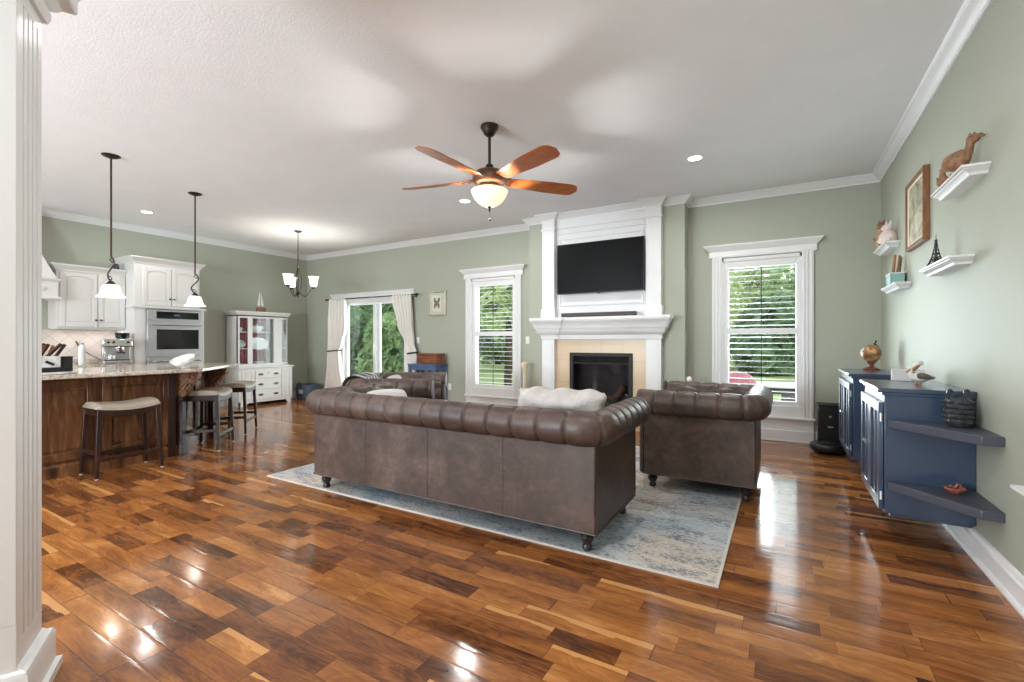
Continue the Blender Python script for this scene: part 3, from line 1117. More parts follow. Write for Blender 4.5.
def chesterfield(root, W, D, ncush, nback, seams=0):
    hx, hy, t = W / 2, D / 2, .155
    fr = MB().prism([(-hx, hy - .01), (-hx, -hy), (hx, -hy), (hx, hy - .01), (hx - t, hy - .01), (hx - t, -hy + t), (-hx + t, -hy + t), (-hx + t, hy - .01)], .115, .69)
    fr.box(-hx + t - .01, hx - t + .01, -hy + t - .01, hy - .03, .115, .325)
    fo = fr.build('frame', 'leather', root, bevel=.012, seg=3)
    w = MB()
    for a, b in (((-hx, hy), (-hx, -hy)), ((-hx, -hy), (hx, -hy)), ((hx, -hy), (hx, hy))):
        w.tube([(a[0], a[1], .118), (b[0], b[1], .118)], .007, 8)
    w.build('base_piping', 'leather', root)
    for i in range(seams):
        x = -hx + W * (i + 1) / (seams + 1)
        MB().tube([(x, -hy - .0005, .13), (x, -hy - .0005, .61)], .0016, 6).build('seam', 'leather', root)
    # roll path: three pieces mitred by sharing the rounded corner's middle
    rc = .09
    V2 = lambda x, y: Vector((x, y, 0))
    L = [(V2(-hx, hy - i * (D - rc) / 130), V2(-1, 0)) for i in range(131)]
    Lc = [(V2(-hx + rc + rc * cos(R(a)), -hy + rc + rc * sin(R(a))), V2(cos(R(a)), sin(R(a)))) for a in range(180, 226, 3)]
    Bc1 = [(V2(-hx + rc + rc * cos(R(a)), -hy + rc + rc * sin(R(a))), V2(cos(R(a)), sin(R(a)))) for a in range(225, 271, 3)]
    nb = int(W / .006)
    Bm = [(V2(-hx + rc + i * (W - 2 * rc) / nb, -hy), V2(0, -1)) for i in range(1, nb)]
    Bc2 = [(V2(hx - rc + rc * cos(R(a)), -hy + rc + rc * sin(R(a))), V2(cos(R(a)), sin(R(a)))) for a in range(270, 316, 3)]
    Rc = [(V2(hx - rc + rc * cos(R(a)), -hy + rc + rc * sin(R(a))), V2(cos(R(a)), sin(R(a)))) for a in range(315, 361, 3)]
    Rr = [(V2(hx, -hy + rc + i * (D - rc) / 130), V2(1, 0)) for i in range(1, 131)]
    roll_piece(L[:-1] + Lc, .05, 'arm_roll', root, pleat=.125 if W > 2 else .158)
    roll_piece(Bc1 + Bm + Bc2, -.0, 'back_roll', root, pleat=(W) / round(W / .172))
    roll_piece(Rc + Rr, .0, 'arm_roll', root, pleat=.125 if W > 2 else .158)
    # scroll fronts with nail trim
    for sg in (-1, 1):
        cx = sg * hx
        ol = [(cx + sg * -.0 + .1 * cos(R(a)), .70 + .1 * sin(R(a))) for a in range(0, 361, 15)][:-1]
        mb = MB()
        mt = Matrix.Translation((0, hy - .004, 0)) @ Matrix.Rotation(R(90), 4, 'X')
        mb.prism(ol, -.03, .004, mt)
        xa, xb = (hx - t, hx) if sg > 0 else (-hx, -hx + t)
        mb.prism([(xa, .12), (xb, .12), (xb, .66), (xa, .66)], -.026, .004, mt)
        af = mb.build('arm_front', 'leather', root, bevel=.008)
        nt = MB()
        for i in range(34):
            a = R(-60 + 300 * i / 33) if sg > 0 else R(-120 + 300 * i / 33)
            nt.ball((cx + .092 * cos(a), hy + .026, .70 + .092 * sin(a)), .005, 6, 4)
        for i in range(26):
            z = .15 + i * .0175
            nt.ball((xa + .01 if sg > 0 else xb - .01, hy + .023, z), .005, 6, 4)
            nt.ball((xb - .01 if sg > 0 else xa + .01, hy + .023, z), .005, 6, 4)
        nt.build('nail_trim', 'brass', af)['kind'] = 'stuff'
    tuft_panel(Vector((-hx + .1, -hy, 0)), Vector((1, 0, 0)), Vector((0, 1, 0)), W - .2, nback, 'tufted_back', root)
    na = 4
    tuft_panel(Vector((-hx, hy - .012, 0)), Vector((0, -1, 0)), Vector((1, 0, 0)), D - .11, na, 'tufted_arm', root)
    tuft_panel(Vector((hx, -hy + .10, 0)), Vector((0, 1, 0)), Vector((-1, 0, 0)), D - .112, na, 'tufted_arm', root)
    cwid = (W - 2 * t - .03) / ncush
    for i in range(ncush):
        x0 = -hx + t + .015 + i * cwid
        MB().box(x0 + .004, x0 + cwid - .004, -hy + t + .02, hy + .01, .325, .455).build('seat_cushion', 'leather', root, bevel=.035, seg=4)
    for sx in (-1, 1):
        for sy in (-1, 1):
            foot_mb((sx * (hx - .075), sy * (hy - .065), 0)).build('foot', 'footwood', root)


FZ = .009
sofa = thing('chesterfield_sofa', 'long brown leather chesterfield sofa seen from behind on the rug', 'sofa', (-2.09, 2.83, FZ))
chesterfield(sofa, 2.40, .79, 3, 14, seams=3)
ac = thing('chesterfield_armchair', 'brown leather chesterfield armchair standing in front of the right-hand window', 'armchair', (-.58, 4.275, FZ), R(90), 'leather armchairs')
chesterfield(ac, .95, .82, 1, 6)
ac2 = thing('chesterfield_armchair', 'angled brown leather armchair near the sliding door with a striped throw over it', 'armchair', (-3.79, 3.976, FZ), R(-60), 'leather armchairs')
for chd in list(ac.children):
    c = chd.copy(); COL.objects.link(c); c.parent = ac2
    for g in list(chd.children):
        e = g.copy(); COL.objects.link(e); e.parent = c


# ------------------------------------------------------------------ soft things on the seats
def pillow_mesh(w, h, t, n=30, bumpy=0.0, pinch=.08, seed=1, rnd_=0.0):
    """upright cushion, width along x, height along z, thickness along y"""
    rnd = random.Random(seed)
    ph = [rnd.uniform(0, 6.28) for _ in range(8)]
    mb = MB()
    for sg in (-1, 1):
        rows = []
        for j in range(n + 1):
            v = -1 + 2 * j / n
            row = []
            for i in range(n + 1):
                u = -1 + 2 * i / n
                e = max(0, (1 - abs(u) ** 3.2)) ** .5 * max(0, (1 - abs(v) ** 3.2)) ** .5
                k = 1 - pinch * (u * u + v * v - 2 * u * u * v * v) * .5 * .6
                y = sg * t / 2 * e
                if bumpy:
                    y += sg * e * bumpy * (sin(9 * v + 1.5 * sin(3 * u + ph[0]) + ph[1]) * .6 + sin(6 * u + 4 * v + ph[2]) * .4)
                x = u * w / 2 * (1 - pinch * (1 - v * v) * abs(u) ** 3)
                z = v * h / 2 * (1 - pinch * (1 - u * u) * abs(v) ** 3)
                if rnd_:                              # pull the corners in
                    q = 1 - rnd_ * (u * u * v * v)
                    x, z = x * q, z * q
                if bumpy:
                    z += bumpy * .5 * sin(11 * u + ph[3]) * abs(v) ** 4
                    x += bumpy * .5 * sin(9 * v + ph[4]) * abs(u) ** 4
                row.append((x, y, z + h / 2))
            rows.append(row)
        mb.grid(rows)
    return mb


def pillow(name, label, m, loc, rot, w, h, t, bumpy=0, seed=1, group=None, rnd_=.0):
    o = pillow_mesh(w, h, t, bumpy=bumpy, seed=seed, rnd_=rnd_).build(name, m, smooth=True, angle=180)
    o.location = loc
    o.rotation_euler = rot
    tag(o, label, 'cushion', group)
    return o


pillow('plush_cushion', 'big white plush cushion showing above the right end of the sofa back', 'fluff', (-1.235, 2.80, .455), (R(13), 0, R(4)), .64, .47, .22, bumpy=.022, seed=4, rnd_=.10)
pillow('white_pillow', 'white pillow leaning inside the left arm of the long sofa', 'pillow', (-2.95, 2.93, .455), (R(-20), 0, R(62)), .42, .35, .19, seed=2, rnd_=.22)
pillow('white_pillow', 'white pillow in the angled armchair, just showing over its arms', 'pillow', (-3.93, 4.09, .46), (R(16), 0, R(-62)), .42, .36, .16, seed=3, rnd_=.15)

# striped throw hanging over the back roll of the angled armchair (in that chair's frame)
th_rows = []
for j in range(29):
    t = j / 28
    row = []
    for i in range(25):
        x = -.06 + .50 * i / 24
        wv = .006 * sin(x * 34 + 2 * t) + .004 * sin(x * 61)
        if t < .4:                                    # outside face hanging down
            y, z = -.41 - .122 - wv, .36 + (.70 - .36) * t / .4
        elif t < .75:
            a = pi - (t - .4) / .35 * pi * .72
            rr = .122 + wv
            y, z = -.41 + rr * cos(a), .70 + rr * sin(a)
        else:
            q = (t - .75) / .25
            y, z = -.41 + .122 * cos(pi * .28) + .03 + .02 * q, .70 + .122 * sin(pi * .28) - .18 * q
            y += .055 * min(1, q * 2)
        row.append((x, y, z))
    th_rows.append(row)
thr = MB().grid(th_rows).build('striped_throw', 'striped', smooth=True, angle=180, solid=.008)
thr.location = (-3.79, 3.976, FZ)
thr.rotation_euler = (0, 0, R(-60))
tag(thr, 'grey and white striped throw hung over the angled armchair back', 'throw')

# ------------------------------------------------------------------ kitchen along the left wall
def MX(x):
    """local (a, b) plane -> world (y, z) plane at x, thickness towards +x"""
    return Matrix(((0, 0, 1, x), (1, 0, 0, 0), (0, 1, 0, 0), (0, 0, 0, 1)))


def arch_pts(y0, y1, z, rise, n=10):
    """points from y0 to y1 along an eyebrow arch whose ends sit at z - rise"""
    return [(y0 + (y1 - y0) * i / n, z - rise + rise * sin(pi * i / n) ** .8) for i in range(n + 1)]


def cab_door(parent, x, y0, y1, z0, z1, m='cabwhite', arch=.04, knob=None, w=.055, name='door', knob_m='black'):
    mt = MX(x)
    mb = MB()
    mb.box(y0, y1, z0, z1, 0, .010, mt)
    mb.box(y0, y0 + w, z0, z1, .008, .02, mt).box(y1 - w, y1, z0, z1, .008, .02, mt).box(y0 + w, y1 - w, z0, z0 + w, .008, .02, mt)
    a, b = y0 + w, y1 - w
    if arch:
        ap = arch_pts(a, b, z1 - w * .8, arch)
        mb.prism([(a, z1), (b, z1)] + ap[::-1], .008, .02, mt)
        ip = arch_pts(a + .018, b - .018, z1 - w * .8 - .018, arch)
        mb.prism([(a + .018, z0 + w + .018), (b - .018, z0 + w + .018)] + ip[::-1], .008, .017, mt)
    else:
        mb.box(a, b, z1 - w, z1, .008, .02, mt)
        mb.box(a + .018, b - .018, z0 + w + .018, z1 - w - .018, .008, .016, mt)
    d = mb.build(name, m, parent, bevel=.003, seg=1)
    if knob:
        mm = MB()
        mm.lathe([(.004, 0), (.005, .012), (.013, .018), (.014, .024), (.008, .029)], 12, mtx=Matrix.Translation((x + .02, knob[0], knob[1])) @ Matrix.Rotation(R(90), 4, 'Y'))
        mm.build('knob', knob_m, d)
    return d


ccrown = [(0, 0), (.012, 0), (.016, .02), (.035, .045), (.06, .07), (.066, .078), (.066, .09), (0, .09)]

uc = thing('wall_cabinet', 'white two-door wall cabinet with arched panels beside the range hood', 'cabinet', (0, 0, 0))
MB().box(XL + .003, -8.60, 2.325, 3.098, 1.38, 2.18).build('body', 'cabwhite', uc, bevel=.003)
cab_door(uc, -8.60, 2.36, 2.765, 1.40, 2.16, knob=(2.742, 1.50))
cab_door(uc, -8.60, 2.775, 3.092, 1.40, 2.16, knob=(2.80, 1.50))
MB().sweep([(XL + .003, 2.325), (-8.60, 2.325), (-8.60, 3.095)], [(o, 2.175 + z) for o, z in ccrown]).build('cornice', 'cabwhite', uc, angle=25)
MB().box(XL + .003, -8.605, 2.33, 3.096, 2.18, 2.265).build('top_board', 'cabwhite', uc)
MB().box(XL + .01, -8.62, 2.34, 3.09, 1.365, 1.38).build('light_rail', 'cabwhite', uc)
area_light('under_cabinet_lamp', (-8.72, 2.72, 1.36), (0, 0, 0), .08, .66, 1.6, (1, .94, .9))

jr = thing('jar', 'small dark jar on top of the white wall cabinet next to the oven tower', 'jar', (-8.63, 3.0, 2.266))
MB().lathe([(.03, 0), (.036, .006), (.036, .055), (.026, .07), (.024, .075)], 16).build('body', 'darkvase', jr)
MB().lathe([(.027, .0752), (.028, .088), (.005, .092)], 14).build('lid', 'iron', jr)

tw = thing('oven_cabinet', 'tall white cabinet tower holding the wall oven', 'cabinet', (0, 0, 0))
MB().box(XL + .003, -8.30, 3.10, 3.13, 0, 2.40).box(XL + .003, -8.30, 4.03, 4.06, 0, 1.72).box(XL + .003, -8.30, 3.13, 3.99, 1.69, 2.40).box(XL + .003, -8.30, 3.99, 4.03, 1.69, 1.72).box(XL + .003, -8.30, 3.13, 4.03, .0, .30).box(XL + .003, -8.8, 3.13, 4.03, .3, 1.69).box(-8.4, -8.30, 3.13, 3.245, .3, 1.69).box(-8.4, -8.30, 4.0, 4.03, .3, 1.69).build('body', 'cabwhite', tw, bevel=.003)
cab_door(tw, -8.30, 3.20, 3.572, 1.745, 2.32, knob=(3.548, 1.85))
cab_door(tw, -8.30, 3.582, 3.955, 1.745, 2.32, knob=(3.606, 1.85))
MB().sweep([(XL + .003, 3.10), (-8.30, 3.10), (-8.30, 3.99), (XL + .003, 3.99)], [(o, 2.37 + z) for o, z in ccrown]).build('cornice', 'cabwhite', tw, angle=25)
MB().sweep([(XL + .36, 3.10), (-8.30, 3.10), (-8.30, 4.06), (XL + .003, 4.06)], [(0, 1.69), (.015, 1.695), (.024, 1.71), (.024, 1.725), (0, 1.73)]).build('ledge', 'cabwhite', tw, angle=25)
MB().box(-8.30, -8.285, 3.16, 4.0, .06, .27).build('drawer', 'cabwhite', tw, bevel=.004)

ov = thing('built_in_oven', 'stainless steel built-in double wall oven with dark glass window', 'oven', (-8.30, 3.625, .31))
MB().box(-.45, .012, -.375, .375, 0, 1.37).build('body', 'steel', ov, bevel=.003)
mb = MB().box(.012, .03, -.375, .375, 1.21, 1.37)
cp = mb.build('control_panel', 'steel', ov, bevel=.003)
MB().box(.03, .033, -.255, .335, 1.235, 1.345).build('display', 'ovenglass', cp)
MB().box(.033, .0345, -.02, .06, 1.28, 1.305).build('clock', 'graybag', cp)
for z0, z1, nm in ((.645, 1.195, 'oven_door'), (.04, .635, 'oven_door')):
    dr = MB().box(.012, .034, -.37, .37, z0, z1).build(nm, 'steel', ov, bevel=.004)
    MB().box(.034, .037, -.255, .335, z0 + .115, z0 + .425).build('window_glass', 'ovenglass', dr, smooth=False)
    hb = MB().tube([(.085, -.34, z1 - .055), (.085, .34, z1 - .055)], .013, 12)
    for y in (-.31, .31):
        hb.tube([(.03, y, z1 - .055), (.085, y, z1 - .055)], .009, 8)
    hb.build('handle', 'chrome', dr)

hood = thing('range_hood', 'white wooden range hood with carved band at the left edge of the kitchen', 'range hood', (0, 0, 0))
MB().box(XL + .003, -8.42, 1.30, 2.30, 1.78, 2.0).build('band', 'cabwhite', hood, bevel=.004)
mb = MB()
mb.sweep([(XL + .003, 1.30), (-8.42, 1.30), (-8.42, 2.30), (XL + .003, 2.30)], [(0, 1.995), (.012, 2.0), (.03, 2.02), (.034, 2.035), (0, 2.04)])
mb.sweep([(XL + .003, 1.30), (-8.42, 1.30), (-8.42, 2.30), (XL + .003, 2.30)], [(0, 1.755), (.026, 1.76), (.026, 1.785), (.01, 1.795), (0, 1.80)])
mb.build('moulding', 'cabwhite', hood, angle=25)
n = 9
rows = []
for i in range(n + 1):
    t = i / n
    c_ = 1 - (1 - t) ** 1.6
    z = 2.03 + (CZ - .09 - 2.03) * t
    hw = .5 - .26 * c_
    xf = -8.43 - .2 * c_
    rows.append([(XL + .003, 1.8 - hw, z), (xf, 1.8 - hw, z), (xf, 1.8 + hw, z), (XL + .003, 1.8 + hw, z)])
MB().grid(rows).build('chimney', 'cabwhite', hood, angle=30)
mb = MB()
for k in range(7):
    yc = 1.46 + k * .115
    for sg in (-1, 1):
        pts = [(-8.415, yc + sg * (.012 + .03 * cos(R(a)) * (1 - a / 700)), 1.89 + .035 * sin(R(a)) * (1 - a / 700)) for a in range(0, 420, 30)]
        mb.tube(pts, .007, 6)
    mb.ball((-8.415, yc, 1.89), .014, 8, 6)
mb.build('carving', 'cabwhite', hood)

bc = thing('base_cabinet', 'white base cabinet run under the back kitchen counter', 'cabinet', (0, 0, 0))
MB().box(XL + .003, -8.16, .2, 3.097, .1, .828).box(XL + .003, -8.23, .2, 3.097, 0, .1).build('body', 'cabwhite', bc, bevel=.003)
for i in range(6):
    y = .22 + i * .478
    cab_door(bc, -8.16, y, y + .468, .13, .62, arch=0, knob=(y + .43, .56))
    cab_door(bc, -8.16, y, y + .468, .64, .815, arch=0, knob=(y + .234, .73), w=.035, name='drawer')
tag(MB().box(XL + .003, -8.10, .18, 3.097, .829, .866).box(XL + .004, XL + .025, .18, 3.097, .866, .93).build('back_counter', 'granite', bevel=.006), 'granite counter along the tiled kitchen wall', 'countertop')
tag(MB().box(XL + .001, XL + .012, .2, 3.097, .932, 1.362).build('backsplash', 'splash', smooth=False), 'beige diamond-pattern tile backsplash under the wall cabinet', 'backsplash')

# espresso machine
em = thing('espresso_machine', 'chrome espresso machine on the back counter next to the oven tower', 'coffee machine', (-8.26, 2.875, .867), R(-14))
em.scale = (1.12, 1.12, .95)
MB().box(-.13, .13, -.14, .14, .012, .06).build('base', 'steel', em, bevel=.012)
MB().box(-.14, -.02, -.14, .14, .06, .30).build('body', 'steel', em, bevel=.012)
MB().box(-.14, .12, -.15, .15, .26, .385).build('head', 'chrome', em, bevel=.018)
MB().box(-.12, .125, -.125, .125, .06, .068).build('drip_grille', 'blackmatte', em)
mb = MB().lathe([(.036, .20), (.04, .21), (.04, .262)], 18, (.06, .03, 0))
gh = mb.build('group_head', 'chrome', em)
MB().lathe([(.03, .165), (.038, .175), (.038, .20)], 18, (.06, .03, 0)).tube([(.09, .03, .185), (.2, .06, .172)], .012, 8).build('portafilter', 'black', em)
MB().tube([(.06, -.10, .27), (.09, -.12, .25), (.1, -.125, .1)], .006, 8).build('steam_wand', 'chrome', em)
MB().lathe([(.045, .385), (.07, .40), (.075, .47), (.078, .475)], 18, (-.05, .06, 0)).build('bean_hopper', 'ovenglass', em)
MB().lathe([(.034, .07), (.042, .075), (.044, .12), (.036, .15), (.038, .152)], 16, (.075, -.06, 0)).tube([(.11, -.08, .135), (.14, -.1, .12), (.115, -.085, .085)], .005, 6).build('milk_jug', 'steel', em)
for y in (-.09, -.04, .1):
    MB().lathe([(.016, 0), (.016, .012)], 12, mtx=Matrix.Translation((.12, y, .33)) @ Matrix.Rotation(R(90), 4, 'Y')).build('dial', 'black', em)

bt = thing('soap_bottle', 'slim white bottle with grey cap on the back counter', 'bottle', (-8.5, 2.565, .867))
bt.scale = (1, 1, 1.25)
MB().lathe([(.036, 0), (.04, .006), (.04, .19), (.034, .21), (.02, .222), (.018, .23)], 20).build('body', 'china', bt)
MB().lathe([(.019, .228), (.021, .232), (.021, .256), (.017, .26)], 16).build('cap', 'steel', bt)
cable = MB().tube([(XL + .02, 2.62, 1.20), (XL + .03, 2.66, 1.10), (XL + .07, 2.76, 1.0), (XL + .14, 2.86, .92), (XL + .24, 2.90, .880)], .008, 8).build('power_cord', 'black')
tag(cable, 'black power cord sagging down the backsplash to the espresso machine', 'cord')

# ------------------------------------------------------------------ island
isl = thing('kitchen_island', 'knotty alder kitchen island with carved corbels and panelled front', 'kitchen island', (0, 0, 0))
k8 = .29
body_poly = [(-5.49, .1), (-5.49, 2.40), (-6.22, 3.13), (-6.60, 2.75), (-6.35, 2.30), (-6.35, .1)]
MB().prism(body_poly, .0, .878).build('body', 'island', isl, bevel=.004)
mb = MB()
mb.sweep([(-5.49, .1), (-5.49, 2.40), (-6.22, 3.13)], [(0, 0), (.018, 0), (.018, .095), (.008, .11), (0, .11)])
mb.build('plinth', 'island', isl, angle=25)
def island_panel(y0, y1, z0, z1):
    mt = MX(-5.49)
    m2 = MB()
    w = .07
    m2.box(y0, y0 + w, z0, z1, 0, .018, mt).box(y1 - w, y1, z0, z1, 0, .018, mt).box(y0 + w, y1 - w, z0, z0 + w, 0, .018, mt).box(y0 + w, y1 - w, z1 - w, z1, 0, .018, mt)
    m2.box(y0 + w + .02, y1 - w - .02, z0 + w + .02, z1 - w - .02, 0, .008, mt)
    return m2.build('panel', 'island', isl, bevel=.004)
island_panel(.12, .62, .14, .85)
island_panel(.66, 1.22, .14, .85)
island_panel(1.26, 1.76, .14, .85)
island_panel(1.80, 2.36, .14, .85)
MB().box(-5.49, -5.465, 2.33, 2.40, .0, .878).build('corner_post', 'darkwood', isl, bevel=.004)
# angled side: local frame x along the face, y outward, z up
AM = Matrix(((-.7071, .7071, 0, -5.49), (.7071, .7071, 0, 2.40), (0, 0, 1, 0), (0, 0, 0, 1)))
m2 = MB(AM)
m2.box(.16, .88, .0, .016, .14, .20).box(.16, .88, 0, .016, .79, .85).box(.16, .22, 0, .016, .2, .79).box(.49, .55, 0, .016, .2, .79).box(.82, .88, 0, .016, .2, .79)
m2.build('panel', 'darkwood', isl, bevel=.003)
for xx in (.075, .95):
    p = MB(AM).box(xx - .05, xx + .05, 0, .06, 0, .62).box(xx - .06, xx + .06, 0, .07, 0, .12).box(xx - .055, xx + .055, 0, .066, .56, .62).build('post', 'darkwood', isl, bevel=.004)
    cb = MB(AM)
    prof = [(.0, .60), (.06, .60), (.085, .64), (.075, .70), (.10, .745), (.16, .765), (.20, .80), (.205, .845), (.205, .877), (0, .877)]
    mt = Matrix(((0, 0, 1, xx - .045), (1, 0, 0, 0), (0, 1, 0, 0), (0, 0, 0, 1)))
    cb.prism(prof, 0, .09, mt)
    for sg in (-1, 1):
        xs = xx + sg * .05
        cb.tube([(xs, .15 + .046 * (1 - a / 800) * cos(R(a)), .825 + .046 * (1 - a / 800) * sin(R(a))) for a in range(-90, 560, 30)], .011, 6)
        cb.tube([(xs, .055 + .034 * (1 - a / 800) * cos(R(a)), .655 + .034 * (1 - a / 800) * sin(R(a))) for a in range(-90, 560, 30)], .010, 6)
        cb.tube([(xs, .03, .70), (xs, .06, .74), (xs, .11, .78)], [.006, .016, .006], 6)
    for i in range(5):
        t = i / 4
        cb.ball((xx, .09 + .09 * t, .68 + .13 * t), (.034, .026, .03), 8, 6)
        for sg in (-1, 1):
            cb.ball((xx + sg * .03, .075 + .10 * t, .665 + .13 * t), (.018, .018, .024), 8, 6)
    cb.build('corbel', 'walnut', isl, angle=50)
ct = MB().prism([(-5.20, .05), (-5.20, 2.525), (-6.055, 3.38), (-6.79, 2.72), (-6.45, 2.30), (-6.45, .05)], .879, .917).build('island_countertop', 'granite', bevel=.008, seg=3)
tag(ct, 'polished granite countertop on the alder kitchen island', 'countertop')
t0 = MB()
for y in (1.30, 1.335):
    t0.lathe([(.010, 0), (.010, .012), (.006, .016)], 12, mtx=Matrix.Translation((-5.472, y, .80)) @ Matrix.Rotation(R(90), 4, 'Y'))
t0.build('knobs', 'steel', isl)


# bar stools: seat long axis along local x, legs splayed
def stool(label, loc, rz):
    t = thing('bar_stool', label, 'stool', loc, rz, 'saddle stools at the island')
    n = 16
    for nm, m, zt, zb, ex in (('seat', 'seatfab', .675, .60, 0),):
        rows = []
        for j in range(n + 1):
            a = pi * j / n
            row = []
            for i in range(25):
                u = -1 + 2 * i / 24
                sad = .030 * (u * u) - .0
                e = (1 - abs(u) ** 8) ** .5 if abs(u) < 1 else 0
                yy = -.17 * cos(a) * (.9 + .1 * e)
                th = .068 * sin(a) ** .5 * (e ** .35 if e > 0 else 0)
                row.append((u * .245, yy, .612 + sad + th))
            rows.append(row)
        mb = MB().grid(rows)
        rows2 = [[(p[0], p[1], min(p[2], .612 + .030 * (p[0] / .245) ** 2)) for p in r] for r in rows]
        mb.grid(rows2)
        mb.build('seat', 'seatfab', t, angle=60)
    mb = MB()
    for sy in (-.15, .15):
        rws = []
        for k in range(13):
            u = -1 + 2 * k / 12
            z = .610 + .030 * u * u
            rws.append([(u * .232, sy - .011, z - .055), (u * .232, sy + .011, z - .055), (u * .232, sy + .011, z), (u * .232, sy - .011, z)])
        mb.grid(rws, closed=True)
    for sx in (-.222, .222):
        mb.box(sx - .011, sx + .011, -.15, .15, .575, .636)
    mb.build('apron', 'darkwood', t, bevel=.003)
    for sx in (-1, 1):
        for sy in (-1, 1):
            lg = MB().taper((sx * .245, sy * .168, 0.006), (.026, .026), (sx * .215, sy * .145, .625), (.042, .036)).build('leg', 'darkwood', t, bevel=.004)
            MB().lathe([(.013, 0), (.015, .002), (.013, .007)], 10, (sx * .245, sy * .168, 0)).build('glide', 'steel', lg)
    for sy in (-1, 1):
        MB().box(-.235, .235, sy * .162 - .009, sy * .162 + .009, .155, .19).build('stretcher', 'darkwood', t, bevel=.003)
    for sx in (-1, 1):
        MB().box(sx * .236 - .009, sx * .236 + .009, -.16, .16, .215, .25).build('stretcher', 'darkwood', t, bevel=.003)
    t.scale = (1, 1, .945)
    return t


st = stool('beige-seated saddle stool at the long front of the island', (-5.283, 1.885, 0), R(90))
dup(st, (-5.625, 2.81, 0), R(135), 'saddle stool at the angled end of the island, nearer of the pair')
dup(st, (-6.235, 3.455, 0), R(135), 'saddle stool at the angled end of the island, farther of the pair')

# things on the island
bd = tag(MB().box(-5.62, -5.26, 1.0, 1.56, .918, .936).build('serving_board', 'marble', bevel=.004), 'pale stone board under the knife holder on the island', 'board')
kn = thing('knife_holder', 'white and dark patterned box full of knives at the left end of the island', 'knife holder', (-5.44, 1.36, .937))
MB().box(-.09, .09, -.13, .13, .0, .035).build('base', 'black', kn, bevel=.004)
mb = MB().box(-.08, .08, -.125, .12, .035, .135)
mb.build('box', 'marble', kn, bevel=.006)
for i in range(8):
    y = -.09 + .027 * i
    x = -.035 + .07 * (i % 2)
    mt = TR(x, y, .13, -18 - 10 * (i % 3), 8 * (i % 2), 0)
    MB(mt).box(-.008, .008, -.012, .012, 0, .10 + .02 * (i % 3)).box(-.009, .009, -.014, .014, -.004, .01).build('knife_handle', 'darkwood' if i % 3 else 'boxwood', kn, bevel=.004)
for z, y in ((.09, -.05), (.075, .05)):
    MB(TR(.082, y, z, -30)).box(0, .003, -.03, .03, -.01, .01).build('dark_mark', 'black', kn)
pc = thing('mesh_cup', 'black mesh utensil cup beside the knife holder', 'cup', (-5.43, 1.532, .937))
MB().box(-.035, .035, -.035, .035, 0, .006).box(-.035, -.031, -.035, .035, 0, .125).box(.031, .035, -.035, .035, 0, .125).box(-.035, .035, -.035, -.031, 0, .125).box(-.035, .035, .031, .035, 0, .125).build('body', 'iron', pc)
MB().sweep([(-.036, -.036), (-.036, .036), (.036, .036), (.036, -.036)], [(0, .12), (-.004, .12), (-.004, .128), (0, .128)], closed=True).build('rim', 'black', pc)

wb = thing('shell_bowl', 'white scalloped footed bowl on the far end of the island counter', 'bowl', (-5.42, 2.47, .918), R(32))
rows = []
for i in range(11):
    t = i / 10
    row = []
    for k in range(40):
        a = 2 * pi * k / 40
        r = (.02 + .095 * sin(t * pi / 2)) * (1 + .05 * t * cos(a * 9))
        row.append((r * cos(a), r * sin(a) * .8, .075 * t ** 2))
    rows.append(row)
MB(TR(0, 0, .036, 24, -10, 0)).grid(rows, closed=True).build('bowl', 'china', wb, solid=.006, angle=60)
MB().lathe([(.045, 0), (.05, .004), (.03, .014), (.026, .03), (.034, .042)], 20).build('foot_ring', 'china', wb)

# ------------------------------------------------------------------ china hutch
hu = thing('china_hutch', 'white china hutch with glass doors and three drawers against the left wall', 'china cabinet', (0, 0, 0))
X0, XF, XD = XL + .035, -8.53, -8.43
Y0, Y1 = 4.725, 5.73
mb = MB().box(X0, XD, Y0 - .02, Y1 + .02, .09, .70)
mb.build('lower_body', 'cabwhite', hu, bevel=.004)
mb = MB().sweep([(X0, Y0 - .02), (XD, Y0 - .02), (XD, Y1 + .02), (X0, Y1 + .02)], [(-.02, .695), (.02, .695), (.026, .705), (.022, .722), (-.10, .73), (-.10, .70)])
mb.box(X0, XD - .02, Y0, Y1, .70, .728)
mb.build('waist_moulding', 'cabwhite', hu, angle=25)
mb = MB()
for a, b, s in ((Y0 - .02, Y0 + .16, 1), (Y1 - .14, Y1 + .02, -1)):      # bracket feet
    mb.prism([(a, 0), (b - .06 if s > 0 else b, 0), (b, .09), (a, .09)] if s > 0 else [(a + .06, 0), (b, 0), (b, .09), (a, .09)], 0, .03, MX(XD - .03))
    mb.box(X0, XD, a if s > 0 else b - .03, a + .03 if s > 0 else b, 0, .09)
mb.box(XD - .025, XD - .005, Y0 + .1, Y1 - .1, .06, .09)
mb.build('bracket_feet', 'cabwhite', hu, bevel=.004)
for z0, z1 in ((.50, .655), (.295, .485), (.115, .28)):
    dr = MB().box(XD, XD + .014, 5.0, 5.50, z0, z1).build('drawer', 'cabwhite', hu, bevel=.005)
    for y in (5.10, 5.40):
        pl = MB()
        zz = z0 + (z1 - z0) * .5
        mt = MX(XD + .014)
        pl.prism([(y + .05 * cos(R(a)), zz + .022 * sin(R(a))) for a in range(0, 360, 24)], 0, .004, mt)
        pl.tube([(XD + .018, y - .032, zz + .004), (XD + .036, y - .03, zz - .012), (XD + .036, y + .03, zz - .012), (XD + .018, y + .032, zz + .004)], .004, 6)
        pl.build('bail_pull', 'brass', dr)
MB().prism([(5.25 + .012 * cos(R(a)), .60 + .012 * sin(R(a))) for a in range(0, 360, 30)], 0, .004, MX(XD + .014)).build('keyhole', 'brass', hu)
cab_door(hu, XD - .006, 4.745, 4.975, .125, .66, arch=0, w=.05, name='side_door')
